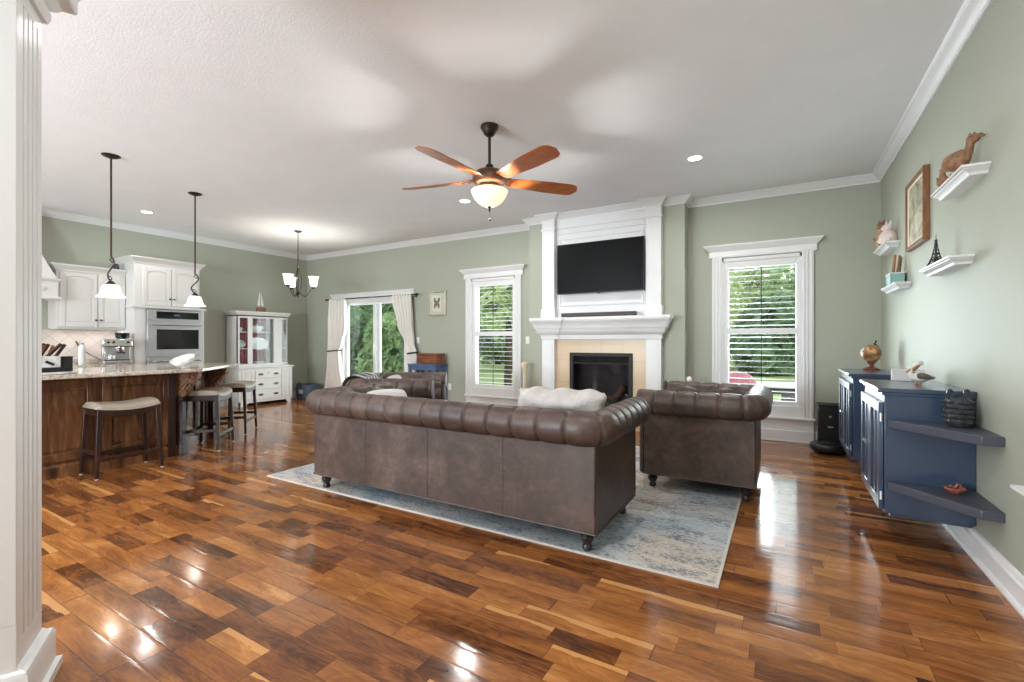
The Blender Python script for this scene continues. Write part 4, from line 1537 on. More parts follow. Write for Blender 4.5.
cab_door(hu, XD - .006, 5.525, 5.72, .125, .66, arch=0, w=.04, name='side_door')
mb = MB()
mb.box(X0, X0 + .015, Y0, Y1, .728, 1.68).box(X0, XF, Y0, Y0 + .02, .728, 1.68).box(X0, XF, Y1 - .02, Y1, .728, 1.68).box(X0, XF, Y0, Y1, 1.655, 1.68)
for a, b in ((Y0, 4.775), (4.925, 5.01), (5.43, 5.60), (5.70, Y1)):
    mb.box(XF - .022, XF, a, b, .775, 1.625)
mb.box(XF - .022, XF, Y0, Y1, .728, .775).box(XF - .022, XF, Y0, Y1, 1.625, 1.68)
mb.build('upper_body', 'cabwhite', hu, bevel=.003)
MB().sweep([(X0, Y0), (XF, Y0), (XF, Y1), (X0, Y1)], [(-.38, 1.68), (.004, 1.68), (.012, 1.70), (.028, 1.725), (.034, 1.73), (.034, 1.752), (-.38, 1.752)]).build('cornice', 'cabwhite', hu, angle=25)
for a, b in ((4.775, 4.925), (5.01, 5.43), (5.60, 5.70)):
    MB().box(XF - .013, XF - .009, a, b, .775, 1.625).build('glass_pane', 'glass', hu, smooth=False)
for z in (1.05, 1.36):
    MB().box(X0 + .016, XF - .03, Y0 + .021, Y1 - .021, z, z + .014).build('inner_shelf', 'cabwhite', hu)
rows = []
for z in (.775, 1.2, 1.64):
    rows.append([(X0 + .05 + .012 * sin(y_ * 95) + .006 * sin(y_ * 41), y_, z) for y_ in [Y0 + .03 + i * .006 for i in range(int((Y1 - .28 - Y0) / .006))]])
MB().grid(rows).build('lining_curtain', 'burg', hu, solid=.003)
# crockery inside
tr = thing('lidded_dish', 'white lidded serving dish on the hutch upper shelf', 'dish', (-8.66, 5.16, 1.3745))
MB().lathe([(.05, 0), (.055, .006), (.09, .03), (.105, .07), (.108, .085)], 24, mtx=Matrix.Diagonal((.85, 1.25, 1, 1))).build('dish', 'china', tr)
MB().lathe([(.108, .086), (.10, .10), (.06, .118), (.012, .124), (.016, .14), (.004, .15)], 24, mtx=Matrix.Diagonal((.85, 1.25, 1, 1))).build('lid', 'china', tr)
def platter(loc, rz, tilt, sy, label, kind='platter', r=.15):
    t = MB(TR(0, 0, 0, 0, tilt, 0)).lathe([(.001, 0), (r * .6, .0), (r * .72, .012), (r, .022), (r, .026), (r * .7, .018), (r * .58, .006), (.001, .006)], 30, mtx=Matrix.Diagonal((.62, sy, 1, 1)), cap=False).build(kind, 'china')
    t.location = loc; t.rotation_euler = (0, 0, rz)
    return tag(t, label, 'plate')
platter((-8.645, 5.17, 1.145), 0, 72, 1.0, 'oval white platter standing on the hutch middle shelf, behind the centre glass', r=.20)
platter((-8.64, 4.84, 1.145), 0, 72, .75, 'white plate standing on the hutch middle shelf behind the narrow left glass', r=.12)
for i in range(5):
    platter((-8.66, 5.2, .731 + .014 * i), 0, 0, .9, 'white plate in the stack on the bottom of the hutch', 'dinner_plate', .13)['group'] = 'plates stacked in the hutch'
for i, (y, z) in enumerate(((5.615, 1.3745), (5.615, 1.0645), (4.84, 1.3745))):
    t = thing('cup', ('white cup on the hutch upper shelf behind the narrow right glass', 'white cup on the hutch middle shelf behind the narrow right glass', 'white cup on the hutch upper shelf behind the narrow left glass')[i], 'cup', (-8.64, y, z))
    MB().lathe([(.022, 0), (.024, .004), (.036, .04), (.04, .075), (.037, .075), (.033, .04), (.02, .008)], 18).build('bowl', 'china', t)
    MB().tube([(0, .036, .06), (0, .06, .055), (0, .06, .03), (0, .034, .025)], .004, 6).build('handle', 'china', t)

bo = thing('model_sailboat', 'small wooden model sailboat with white sails on top of the hutch', 'model boat', (-8.65, 5.245, 1.753))
MB().prism([(-.03, -.085), (.03, -.085), (.035, .03), (0, .1), (-.035, .03)], .0, .09).build('hull', 'walnut', bo, bevel=.008)
MB().tube([(0, -.01, .09), (0, -.01, .40)], .004, 6).build('mast', 'walnut', bo)
MB().prism([(-.075, .12), (-.018, .12), (-.014, .39), (-.03, .37)], -.002, .002, Matrix(((0, 0, 1, 0), (1, 0, 0, 0), (0, 1, 0, 0), (0, 0, 0, 1)))).build('sail', 'sail', bo)
MB().prism([(.0, .12), (.05, .12), (.004, .36)], -.002, .002, Matrix(((0, 0, 1, 0), (1, 0, 0, 0), (0, 1, 0, 0), (0, 0, 0, 1)))).build('sail', 'sail', bo)

# ------------------------------------------------------------------ curtains on the slider
rod = thing('curtain_rod', 'dark iron curtain rod with scroll finials above the sliding door', 'curtain rod', (0, 0, 0))
ry, rz_ = 6.33, 2.045
MB().tube([(-8.10, ry, rz_), (-5.73, ry, rz_)], .011, 10).build('pole', 'bronze', rod)
for x, s in ((-8.10, -1), (-5.73, 1)):
    MB().tube([(x + s * (.005 + .03 * t), ry, rz_) for t in (0, 1)], .016, 10).ball((x + s * .05, ry, rz_), (.03, .022, .022), 10, 7).build('finial', 'bronze', rod)
for x in (-8.06, -5.77):
    MB().tube([(x, ry, rz_), (x, 6.40, rz_ - .01), (x, 6.4, rz_ - .03)], .007, 6).box(x - .014, x + .014, 6.398, 6.403, rz_ - .05, rz_ + .01).build('bracket', 'bronze', rod)


def curtain(label, keys, nf, seed, tie):
    """keys: list of (z, x_left, x_right); folds run down between them"""
    rnd = random.Random(seed)
    ph = [rnd.uniform(-.5, .5) for _ in range(nf + 2)]
    rows = []
    nz = 60
    zt, zb = keys[0][0], keys[-1][0]
    for j in range(nz + 1):
        z = zt + (zb - zt) * j / nz
        for a, b in zip(keys, keys[1:]):
            if b[0] <= z <= a[0] + 1e-9:
                t = (a[0] - z) / max(1e-6, a[0] - b[0])
                ts = t * t * (3 - 2 * t)
                xl = a[1] + (b[1] - a[1]) * ts
                xr = a[2] + (b[2] - a[2]) * ts
                break
        wid = xr - xl
        amp = .055 * min(1, wid / .3)
        row = []
        n = nf * 10
        for i in range(n + 1):
            u = i / n
            x = xl + wid * u
            y = 6.33 + amp * sin(2 * pi * nf * u + ph[int(u * nf)] * .3 + .5 * sin(3 * z)) + .012 * sin(5 * u + 2 * z)
            row.append((x, y, z))
        rows.append(row)
    o = thing('curtain', label, 'curtain', (0, 0, 0), 0, 'curtains on the sliding door')
    MB().grid(rows).build('drape', 'fabricw', o, solid=.004, angle=180)
    x0_, x1_, z_ = tie
    pts = [((x0_ + x1_) / 2 + (x1_ - x0_) / 2 * 1.08 * cos(R(a)), 6.33 + .055 * sin(R(a)), z_ + .012 * cos(R(a))) for a in range(0, 361, 20)]
    MB().tube(pts, .015, 8, cap=False).build('tieback', 'darkwood', o)
    lp = MB()
    xl, xr = keys[0][1], keys[0][2]
    for i in range(7):
        x = xl + (xr - xl) * (i + .5) / 7
        lp.sweep([(x - .02, 6.33), (x + .02, 6.33)], [(-.016, 2.03), (-.018, 2.06), (0, 2.068), (.018, 2.06), (.016, 2.03), (.013, 2.03), (.013, 2.055), (0, 2.062), (-.013, 2.055), (-.013, 2.03)])
    lp.build('tab_tops', 'fabricw', o)
    return o


curtain('left cream curtain tied back beside the sliding door, nearest the corner', [(2.035, -8.04, -7.56), (1.45, -8.07, -7.55), (1.12, -8.10, -7.66), (1.0, -8.10, -7.73), (.82, -8.12, -7.70), (.02, -8.25, -7.52)], 6, 3, (-8.10, -7.73, 1.0))
curtain('right cream curtain tied back beside the sliding door, next to the butterfly picture', [(2.035, -6.29, -5.81), (1.5, -6.14, -5.79), (1.15, -5.97, -5.75), (.98, -5.90, -5.69), (.80, -5.93, -5.68), (.02, -6.0, -5.68)], 6, 5, (-5.90, -5.69, .98))

# ------------------------------------------------------------------ small things along the back wall
pf = thing('butterfly_picture', 'small silver-framed butterfly picture on the wall left of the window', 'picture', (-5.295, YB - .002, 1.87))
fw, fh = .205, .22
mb = MB()
mb.sweep([(-fw, -fh), (-fw, fh), (fw, fh), (fw, -fh)], [(0, 0), (0, .028), (.012, .034), (.03, .03), (.036, .018), (.036, 0)], closed=True, mtx=Matrix(((1, 0, 0, 0), (0, 0, -1, 0), (0, 1, 0, 0), (0, 0, 0, 1))))
mb.build('frame', 'champagne', pf, angle=25)
MB().box(-fw + .03, fw - .03, -.012, -.004, -fh + .03, fh - .03).build('mat_board', 'cream', pf)
MB().box(-.095, .095, -.0135, -.011, -.14, .14).build('backing', 'plate', pf)
mb = MB()
FM = Matrix(((1, 0, 0, 0), (0, 0, -1, -.0135), (0, 1, 0, 0), (0, 0, 0, 1)))
for sg in (-1, 1):
    mb.prism([(sg * .006, .0), (sg * .03, .085), (sg * .066, .10), (sg * .07, .05), (sg * .05, .01)], 0, .004, FM)
    mb.prism([(sg * .006, -.005), (sg * .05, .0), (sg * .064, -.045), (sg * .048, -.10), (sg * .026, -.07)], 0, .004, FM)
mb.build('wings', 'rustic', pf)
MB().ball((0, -.018, -.01), (.006, .006, .06), 8, 8).build('body', 'darkwood', pf)
MB().box(-fw + .028, fw - .028, -.024, -.022, -fh + .028, fh - .028).build('glazing', 'glass', pf, smooth=False)


def plate_on_back(x, z, kind, label, wide=1):
    t = thing('outlet' if kind == 'outlet' else 'light_switch', label, 'outlet' if kind == 'outlet' else 'switch', (x, YB - .001, z))
    w = .036 * wide
    MB().box(-w, w, -.007, 0, -.058, .058).build('cover_plate', 'plate', t, bevel=.002)
    if kind == 'outlet':
        for dz in (-.022, .022):
            mb = MB().box(-.016, .016, -.0085, -.006, dz - .014, dz + .014)
            fc = mb.build('socket', 'plate', t, bevel=.001)
            MB().box(-.008, -.005, -.0092, -.0084, dz - .002, dz + .008).box(.005, .008, -.0092, -.0084, dz - .002, dz + .008).build('slots', 'slot', fc)
    else:
        MB().box(-.016, .016, -.011, -.006, -.034, .034).build('rocker', 'plate', t, bevel=.002)
    return t


plate_on_back(-5.02, .40, 'outlet', 'white wall outlet low between the blue stand and the window')
plate_on_back(-5.745, 1.215, 'switch', 'white light switch right of the sliding door curtain')
plate_on_back(-3.47, 1.215, 'switch', 'white light switch between the window and the fireplace')

bs = thing('blue_stand', 'faded blue wooden stand against the back wall, holding a reddish box', 'stand', (-5.35, 6.23, 0))
MB().box(-.31, .31, -.17, .17, .775, .803).build('top', 'bluechalk', bs, bevel=.005)
for x in (-.275, .275):
    for y in (-.14, .14):
        MB().taper((x, y, 0), (.035, .035), (x, y, .775), (.05, .05)).build('leg', 'bluechalk', bs, bevel=.004)
mb = MB()
for y in (-.14, .14):
    mb.box(-.275, .275, y - .01, y + .01, .70, .775)
for x in (-.275, .275):
    mb.box(x - .01, x + .01, -.14, .14, .70, .775)
mb.build('apron', 'bluechalk', bs, bevel=.003)
MB().box(-.285, .285, -.15, .15, .22, .24).build('shelf', 'bluechalk', bs, bevel=.003)
mb = MB()
for i in range(4):
    mb.box(-.24 + .16 * i - .02, -.24 + .16 * i + .02, .13, .145, .24, .70)
mb.build('back_slats', 'bluechalk', bs)
for i, (x, h) in enumerate(((-.12, .13), (.1, .16))):
    j = thing('jar', ('squat dark jar on the blue stand shelf, left one', 'taller dark jar on the blue stand shelf, right one')[i], 'jar', (-5.375 + x, 6.22, .241))
    MB().lathe([(.04, 0), (.055, .02), (.06, h * .5), (.045, h * .85), (.035, h), (.03, h)], 16).build('body', 'darkvase', j)
    MB().lathe([(.034, h), (.036, h + .012), (.006, h + .02)], 14).build('lid', 'darkvase', j)
bx = thing('wooden_box', 'reddish brown wooden box sitting on the faded blue stand', 'box', (-5.27, 6.22, .804))
MB().box(-.215, .215, -.12, .12, 0, .14).build('body', 'boxwood', bx, bevel=.006)
MB().box(-.22, .22, -.125, .125, .143, .182).build('lid', 'boxwood', bx, bevel=.008)
MB().box(-.02, .02, -.13, -.122, .11, .16).build('clasp', 'brass', bx, bevel=.002)

bn = thing('fabric_bin', 'blue-grey fabric bin on the floor in the far corner by the curtain', 'bin', (-8.52, 6.18, .001))
rows = []
for z, s, r in ((0, .2, .04), (.03, .215, .05), (.2, .225, .05), (.28, .215, .05), (.31, .19, .05), (.30, .12, .04)):
    row = []
    for k in range(40):
        a = 2 * pi * k / 40
        ca, sa = cos(a), sin(a)
        e = .55
        row.append((s * (abs(ca) ** e) * (1 if ca > 0 else -1) * 1.1 + .008 * sin(5 * a + z * 20), s * .8 * (abs(sa) ** e) * (1 if sa > 0 else -1), z))
    rows.append(row)
bm_ = MB().grid(rows, closed=True)
bm_.f.append(tuple(range(40)))
bm_.build('body', 'graybag', bn, angle=60)
for sg in (-1, 1):
    MB().tube([(sg * .09, -.18, .24), (sg * .085, -.2, .32), (sg * .04, -.2, .345), (0, -.2, .335)], .010, 6).build('handle', 'graybag', bn)
MB().box(-.06, .06, -.186, -.176, .12, .20).build('label_patch', 'pillow', bn, bevel=.004)

cs = thing('candle_stand', 'tall pale turned wooden candle stand left of the fireplace', 'candle holder', (-3.29, 6.0, 0.0005))
MB().lathe([(.13, 0), (.135, .02), (.11, .04), (.05, .07), (.035, .12), (.045, .16), (.03, .2), (.028, .42), (.036, .46), (.028, .5), (.026, .72), (.032, .78), (.05, .83), (.058, .845), (.058, .88), (.04, .88)], 24).build('post', 'palewood', cs)
MB().lathe([(.045, .881), (.045, .886), (.008, .889)], 18).build('drip_pan', 'cream', cs)
pt = thing('white_post', 'slim white ball-topped post rising behind the right armchair', 'ornament', (-1.0, 6.05, 0.0))
MB().lathe([(.09, 0), (.095, .015), (.06, .03), (.02, .05), (.014, .1), (.014, .62), (.022, .64), (.014, .66), (.013, .69)], 18).build('stem', 'trim', pt)
MB().ball((0, 0, .725), (.034, .034, .038), 14, 10).build('ball_finial', 'trim', pt)

# robot vacuum dock in the corner by the window
rv = thing('robot_vacuum_dock', 'black robot vacuum dock tower with a round vacuum parked at its foot', 'robot vacuum dock', (.455, 6.25, 0))
MB().box(-.115, .115, -.04, .15, .03, .49).build('tower', 'black', rv, bevel=.012)
MB().box(-.12, .12, -.045, .155, .468, .495).build('lid', 'blackmatte', rv, bevel=.006)
mb = MB().prism([(-.13, .15), (-.13, -.16)] + [(.13 * -cos(R(a)), -.16 - .06 * sin(R(a))) for a in range(0, 181, 20)] + [(.13, .15)], 0, .022)
mb.build('ramp', 'blackmatte', rv, bevel=.004)
for z, w in ((.36, .016), (.245, .03)):
    MB().prism([(w * cos(R(a)), z + .010 * sin(R(a))) for a in range(0, 360, 24)], 0, .002, Matrix(((1, 0, 0, 0), (0, 0, -1, -.0395), (0, 1, 0, 0), (0, 0, 0, 1)))).build('indicator', 'steel', rv)
rb = thing('robot_vacuum', 'round black robot vacuum parked on its dock beside the window', 'robot vacuum', (.42, 6.02, .023))
MB().lathe([(.15, .0), (.165, .01), (.17, .03), (.168, .06), (.155, .075), (.06, .078), (.002, .078)], 36).build('body', 'black', rb)
MB().lathe([(.05, .078), (.052, .084), (.046, .092), (.002, .093)], 24).build('sensor_turret', 'blackmatte', rb)

# ------------------------------------------------------------------ floating blue cabinets on the right wall
def blue_cabinet(y0, y1, label):
    t = thing('floating_cabinet', label, 'cabinet', (XR, (y0 + y1) / 2, .17), 0, 'blue cabinets on the right wall')
    h = (y1 - y0) / 2
    xf = -.405
    MB().box(xf, -.001, -h, h, 0, .715).build('body', 'bluepaint', t, bevel=.004)
    MB().box(xf - .032, -.001, -h - .012, h + .012, .722, .748).box(xf - .012, -.001, -h - .004, h + .004, .703, .724).build('top', 'bluepaint', t, bevel=.005)
    n = 2
    for i in range(n):
        a = -h + .012 + i * (2 * h - .024) / n
        b = a + (2 * h - .024) / n - .006
        mt = Matrix(((0, 0, -1, xf), (1, 0, 0, 0), (0, 1, 0, 0), (0, 0, 0, 1)))
        w = .06
        mb = MB().box(a, b, .015, .66, .002, .012, mt)
        mb.box(a, a + w, .015, .66, .01, .026, mt).box(b - w, b, .015, .66, .01, .026, mt).box(a + w, b - w, .015, .015 + w, .01, .026, mt).box(a + w, b - w, .60, .66, .01, .026, mt)
        mid = (a + b) / 2
        mb.box(mid - .022, mid + .022, .07, .60, .01, .022, mt)
        d_ = mb.build('door', 'bluepaint', t, bevel=.003)
        for z in (.10, .57):
            yy = a + .003 if i == 0 else b - .003
            MB().tube([(xf - .014, yy, z - .025), (xf - .014, yy, z + .025)], .008, 8).build('hinge', 'steel', d_)
        kx = b - .03 if i == 0 else a + .03
        MB().lathe([(.004, 0), (.005, .012), (.012, .018), (.012, .024), (.006, .028)], 12, mtx=Matrix.Translation((xf - .026, kx, .36)) @ Matrix.Rotation(R(-90), 4, 'Y')).build('knob', 'steel', d_)
    MB().box(xf + .03, -.02, -h + .02, h - .02, -.02, 0).build('underside', 'bluepaint', t)
    return t


blue_cabinet(3.522, 4.27, 'nearer navy blue cabinet on the right wall, with corner shelves on its side')
blue_cabinet(4.96, 5.84, 'farther navy blue cabinet on the right wall, with the globe on top')
for z, lb in ((.685, 'upper slate corner shelf on the side of the nearer blue cabinet'), (.318, 'lower slate corner shelf on the side of the nearer blue cabinet')):
    t = thing('corner_shelf', lb, 'shelf', (0, 0, z), 0, 'corner shelves beside the blue cabinet')
    MB().prism([(.54, 3.515), (.54, 3.492), (.845, 3.135), (XR - .001, 3.135), (XR - .001, 3.515)], 0, .048).build('board', 'blueshelf', t, bevel=.004)

# globe
gl = thing('desk_globe', 'small antique-brown desk globe on a wooden base on the far blue cabinet', 'globe', (.735, 5.60, .919))
MB().lathe([(.068, 0), (.07, .012), (.05, .02), (.024, .035), (.02, .055), (.03, .065)], 20).build('base', 'boxwood', gl)
MB().lathe([(.03, .06), (.034, .07), (.03, .08), (.012, .085)], 16).build('neck', 'boxwood', gl)
MB().ball((0, 0, .165), .083, 24, 16).build('sphere', 'globe', gl)
mt = TR(0, 0, .165, 0, 24, 35)
MB(mt).tube([(.094 * sin(R(a)), 0, .094 * cos(R(a))) for a in range(-8, 190, 10)], .006, 8).build('meridian', 'darkwood', gl)
MB(mt).tube([(0, 0, .08), (0, 0, .125)], .006, 8).ball((0, 0, .125), .009, 8, 6).build('pin', 'iron', gl)

wbx = tag(MB().box(-.09, .09, -.012, .03, 0, .082).build('white_box', 'pillow', bevel=.004), 'plain white box standing on the nearer blue cabinet behind the pelican', 'box')
wbx.location = (.76, 4.22, .9185)

# pelican figurine: faces the viewer's left
pe = thing('pelican_figurine', 'ceramic pelican figurine with orange bill on the nearer blue cabinet', 'figurine', (.752, 3.885, .9185), R(26))
def loft(secs, n=14, axis='x'):
    """secs: (x, z, half width y, half height z)"""
    rows = []
    for x, z, hy, hz in secs:
        rows.append([(x, hy * cos(2 * pi * k / n), z + hz * sin(2 * pi * k / n)) for k in range(n)])
    mb = MB().grid(rows, closed=True)
    mb.f.append(tuple(range(n))); mb.f.append(tuple(range((len(rows) - 1) * n, len(rows) * n)))
    return mb
loft([(-.045, .052, .012, .016), (-.03, .05, .026, .026), (-.005, .048, .034, .032), (.02, .047, .033, .028), (.045, .043, .024, .02), (.068, .04, .012, .01), (.088, .044, .005, .004)]).build('body', 'whiteg', pe)
for sg in (-1, 1):
    loft([(-.028, .055, .006, .012), (-.01, .055, .010, .022), (.02, .052, .010, .020), (.05, .046, .007, .013), (.08, .042, .003, .004)]).build('wing', 'feather', pe).location = (0, sg * .027, .004)
MB().tube([(-.038, 0, .058), (-.052, 0, .08), (-.045, 0, .105), (-.022, 0, .125), (.0, 0, .135)], [.016, .013, .011, .013, .015], 10).ball((.008, 0, .138), (.02, .016, .017), 12, 8).build('head', 'whiteg', pe)
MB().tube([(.0, 0, .132), (-.03, 0, .112), (-.06, 0, .09), (-.078, 0, .078)], [.014, .013, .009, .003], 10).tube([(-.002, 0, .122), (-.03, 0, .098), (-.056, 0, .084)], [.010, .014, .005], 10).build('bill', 'beak', pe)
for sg in (-1, 1):
    MB().tube([(.002, sg * .012, .02), (.002, sg * .012, .002)], .005, 6).ball((-.006, sg * .012, .003), (.016, .010, .003), 8, 5).build('foot', 'beak', pe)
    MB().ball((-.004, sg * .0145, .142), .003, 6, 5).build('eye', 'black', pe)

# dark two-handled pot on the upper corner shelf
vp = thing('black_pot', 'dark glossy ribbed pot with two looped ears on the upper corner shelf', 'pot', (.825, 3.40, .7335), R(25))
vp.scale = (.82, .82, .95)
prof = [(.045, 0), (.058, .006)]
for i in range(5):
    z = .018 + i * .028
    prof += [(.062, z), (.073, z + .009), (.074, z + .016), (.063, z + .025)]
prof += [(.058, .162), (.05, .166), (.046, .16)]
MB().lathe(prof, 24).build('body', 'darkvase', vp)
for sg in (-1, 1):
    MB().tube([(sg * (.052 + .026 * sin(R(a)) * .6), 0, .160 + .024 - .026 * cos(R(a))) for a in range(0, 361, 24)], .0075, 8, cap=False).build('ear', 'darkvase', vp)
mb = MB()
for i in range(5):
    for k in range(9):
        a = 2 * pi * (k + .5 * (i % 2)) / 9
        mb.ball((.0735 * cos(a), .0735 * sin(a), .031 + i * .028), (.011, .011, .009), 7, 5)
mb.build('beading', 'iron', vp)['kind'] = 'stuff'

sd = thing('shell_dish', 'red-brown scalloped shell dish on the lower corner shelf', 'dish', (.81, 3.40, .3665), R(20))
sd.scale = (.72, .72, .9)
rows = []
for i in range(7):
    t = i / 6
    rows.append([((.012 + .052 * t) * (1 + .09 * t * cos(8 * 2 * pi * k / 40)) * cos(2 * pi * k / 40), (.012 + .04 * t) * (1 + .09 * t * cos(8 * 2 * pi * k / 40)) * sin(2 * pi * k / 40), .003 + .034 * t ** 1.8) for k in range(40)])
mb = MB().grid(rows, closed=True)
mb.f.append(tuple(range(40)))
mb.build('dish', 'conch', sd, solid=.006, angle=60)
MB().tube([(.025, .028, .03), (.038, .032, .05), (.052, .026, .046), (.056, .016, .034)], [.008, .009, .008, .004], 8).ball((.0, .04, .036), .010, 8, 6).build('handle', 'conch', sd)
MB().ball((0, 0, .016), (.026, .02, .014), 10, 7).build('filling', 'red', sd)

# ------------------------------------------------------------------ floating ledges on the right wall
def ledge(y0, y1, ztop, label, dep=.115, h=.052):
    t = thing('wall_shelf', label, 'shelf', (XR, (y0 + y1) / 2, ztop), 0, 'white ledges on the right wall')
    hl = (y1 - y0) / 2
    prof = [(-.4 * dep, -h), (0, -h), (.008, -h + .004), (.012, -h + .016), (.026, -h + .028), (.032, -h + .03), (.036, -.014), (.044, -.012), (.044, 0), (-.4 * dep, 0)]
    d_ = dep - .044
    mb = MB()
    mb.sweep([(0, hl), (-d_, hl), (-d_, -hl), (0, -hl)][::-1], [(max(o, -d_ * .9), z) for o, z in prof]) if False else None
    hl -= .044
    mb.sweep([(-.001, hl), (-d_, hl), (-d_, -hl), (-.001, -hl)], [(-.02, -h), (0, -h), (.006, -h + .003), (.010, -h + .014), (.026, -h + .028), (.032, -h + .031), (.034, -.016), (.044, -.013), (.044, 0), (-.02, 0)])
    mb.box(-d_ + .001, -.001, -hl, hl, -h + .0005, -.0005)
    mb.build('moulding', 'trim', t, angle=25)
    return t


ledge(3.31, 3.91, 2.13, 'highest white ledge on the right wall, holding the carved bird')
ledge(3.55, 4.20, 1.69, 'white ledge on the right wall holding the little iron tower')
ledge(5.45, 6.07, 2.125, 'upper white ledge nearest the back corner, holding two figurines')
ledge(5.02, 5.66, 1.70, 'lower white ledge nearest the back corner, holding the teal planter')
ledge(2.09, 2.705, .605, 'low white ledge cut off by the right edge of the photo')

fr_ = thing('framed_painting', 'brown-framed painting hung on the right wall between the white ledges', 'picture', (XR - .002, 4.75, 2.22))
fw, fh = .285, .275
FR = Matrix(((0, 0, -1, 0), (1, 0, 0, 0), (0, 1, 0, 0), (0, 0, 0, 1)))
mb = MB()
mb.sweep([(-fw, -fh), (-fw, fh), (fw, fh), (fw, -fh)], [(0, 0), (0, .034), (.006, .04), (.02, .038), (.035, .03), (.038, .022), (.038, 0)], closed=True, mtx=FR)
mb.build('frame', 'framewood', fr_, angle=25)
k = NT('faded_landscape_painting')
f = k.noise(k.coords((1, 2, 3)), 2.2, 5, .65, .8)
k.l(k.ramp(f, [(.3, (96, 96, 78)), (.45, (150, 146, 124)), (.6, (196, 186, 164)), (.75, (214, 206, 190))]), k.b.inputs['Base Color'])
k.b.inputs['Roughness'].default_value = .5
M['painting'] = k.m
MB().box(-.024, -.012, -fw + .034, fw - .034, -fh + .034, fh - .034).build('canvas', 'painting', fr_)
MB().sweep([(-fw + .036, -fh + .036), (-fw + .036, fh - .036), (fw - .036, fh - .036), (fw - .036, -fh + .036)], [(0, .012), (0, .03), (.008, .03), (.012, .024), (.012, .012)], closed=True, mtx=FR).build('inner_slip', 'cream', fr_, angle=25)

# carved bird looking back over its shoulder
cb_ = thing('carved_bird', 'carved brown wooden bird with raised head on the highest ledge', 'figurine', (.838, 3.45, 2.131), R(-36))
cb_.scale = (.92, .92, 1.08)
loft([(-.082, .052, .004, .016), (-.07, .056, .014, .036), (-.048, .058, .027, .043), (-.018, .058, .036, .050), (.014, .060, .036, .052), (.038, .064, .027, .042), (.054, .072, .014, .026)]).build('body', 'walnut', cb_)
MB().tube([(.032, 0, .07), (.048, 0, .098), (.052, 0, .125), (.058, 0, .145)], [.026, .021, .02, .024], 12).ball((.066, 0, .150), (.034, .023, .024), 12, 8).build('head', 'walnut', cb_)
MB().tube([(.082, 0, .154), (.102, 0, .158), (.118, 0, .150)], [.017, .011, .002], 8).build('beak', 'walnut', cb_)
MB().prism([(.04, .165), (.05, .185), (.062, .172), (.072, .184), (.08, .166)], -.004, .004, Matrix(((1, 0, 0, 0), (0, 0, -1, 0), (0, 1, 0, 0), (0, 0, 0, 1)))).build('crest', 'walnut', cb_, bevel=.002)
for sg in (-1, 1):
    loft([(-.06, .055, .003, .012), (-.035, .056, .009, .026), (0, .056, .011, .028), (.025, .06, .006, .016)]).build('wing', 'walnut', cb_).location = (0, sg * .026, .0)
for sg in (-1, 1):
    MB().tube([(.0, sg * .014, .02), (.004, sg * .014, .003)], .006, 6).ball((.008, sg * .014, .004), (.018, .010, .004), 8, 5).build('foot', 'walnut', cb_)

sm = thing('small_bird', 'small dark brown spiky bird figure at the far end of the highest ledge', 'figurine', (.872, 3.79, 2.131), R(-10))
sm.scale = (1.3, 1.3, 1.1)
loft([(-.04, .05, .004, .02), (-.03, .04, .016, .028), (-.005, .036, .024, .030), (.02, .036, .020, .026), (.036, .034, .008, .012)]).build('body', 'walnut', sm)
MB().tube([(-.012, 0, .05), (-.02, 0, .08), (-.018, 0, .10)], [.018, .012, .010], 10).ball((-.018, 0, .106), (.013, .011, .012), 10, 7).build('head', 'walnut', sm)
for i, (x, z) in enumerate(((.008, .07), (.024, .062), (.036, .05))):
    MB().prism([(x - .014, z - .03), (x + .002, z + .014), (x + .010, z - .028)], -.005, .005, Matrix(((1, 0, 0, 0), (0, 0, -1, 0), (0, 1, 0, 0), (0, 0, 0, 1)))).build('tail_feather', 'walnut', sm, bevel=.002)
MB().lathe([(.024, 0), (.022, .005), (.012, .012)], 12).build('base', 'walnut', sm)

# lattice tower
et = thing('iron_tower', 'little dark lattice tower ornament on the middle ledge', 'ornament', (.862, 4.0, 1.691), R(20))
et.scale = (.74, .74, .88)
mb = MB()
for sx in (-1, 1):
    for sy in (-1, 1):
        mb.tube([(sx * .043, sy * .043, 0), (sx * .03, sy * .03, .03), (sx * .019, sy * .019, .068), (sx * .009, sy * .009, .13), (sx * .004, sy * .004, .185)], [.0075, .0065, .005, .004, .003], 6)
for z, w in ((.014, .04), (.040, .031), (.058, .026), (.085, .019), (.11, .0135), (.135, .010)):
    for a in range(4):
        c0, s0 = cos(R(45 + 90 * a)) * w * 1.2, sin(R(45 + 90 * a)) * w * 1.2
        c1, s1 = cos(R(135 + 90 * a)) * w * 1.2, sin(R(135 + 90 * a)) * w * 1.2
        mb.tube([(c0, s0, z), (c1, s1, z + .012)], .0022, 5).tube([(c0, s0, z + .012), (c1, s1, z)], .0022, 5)
mb.build('legs', 'iron', et)
MB().box(-.031, .031, -.031, .031, .044, .052).box(-.02, .02, -.02, .02, .080, .086).box(-.008, .008, -.008, .008, .183, .192).build('platforms', 'iron', et)
MB().tube([(0, 0, .18), (0, 0, .235)], [.003, .001], 6).build('spire', 'iron', et)
mb = MB()
for a in range(4):
    mt = Matrix.Rotation(R(90 * a), 4, 'Z')
    mb.tube([(.036 * cos(R(t)), -.036, .002 + .038 * sin(R(t))) for t in range(0, 181, 20)], .003, 5, mtx=mt)
mb.build('arches', 'iron', et)

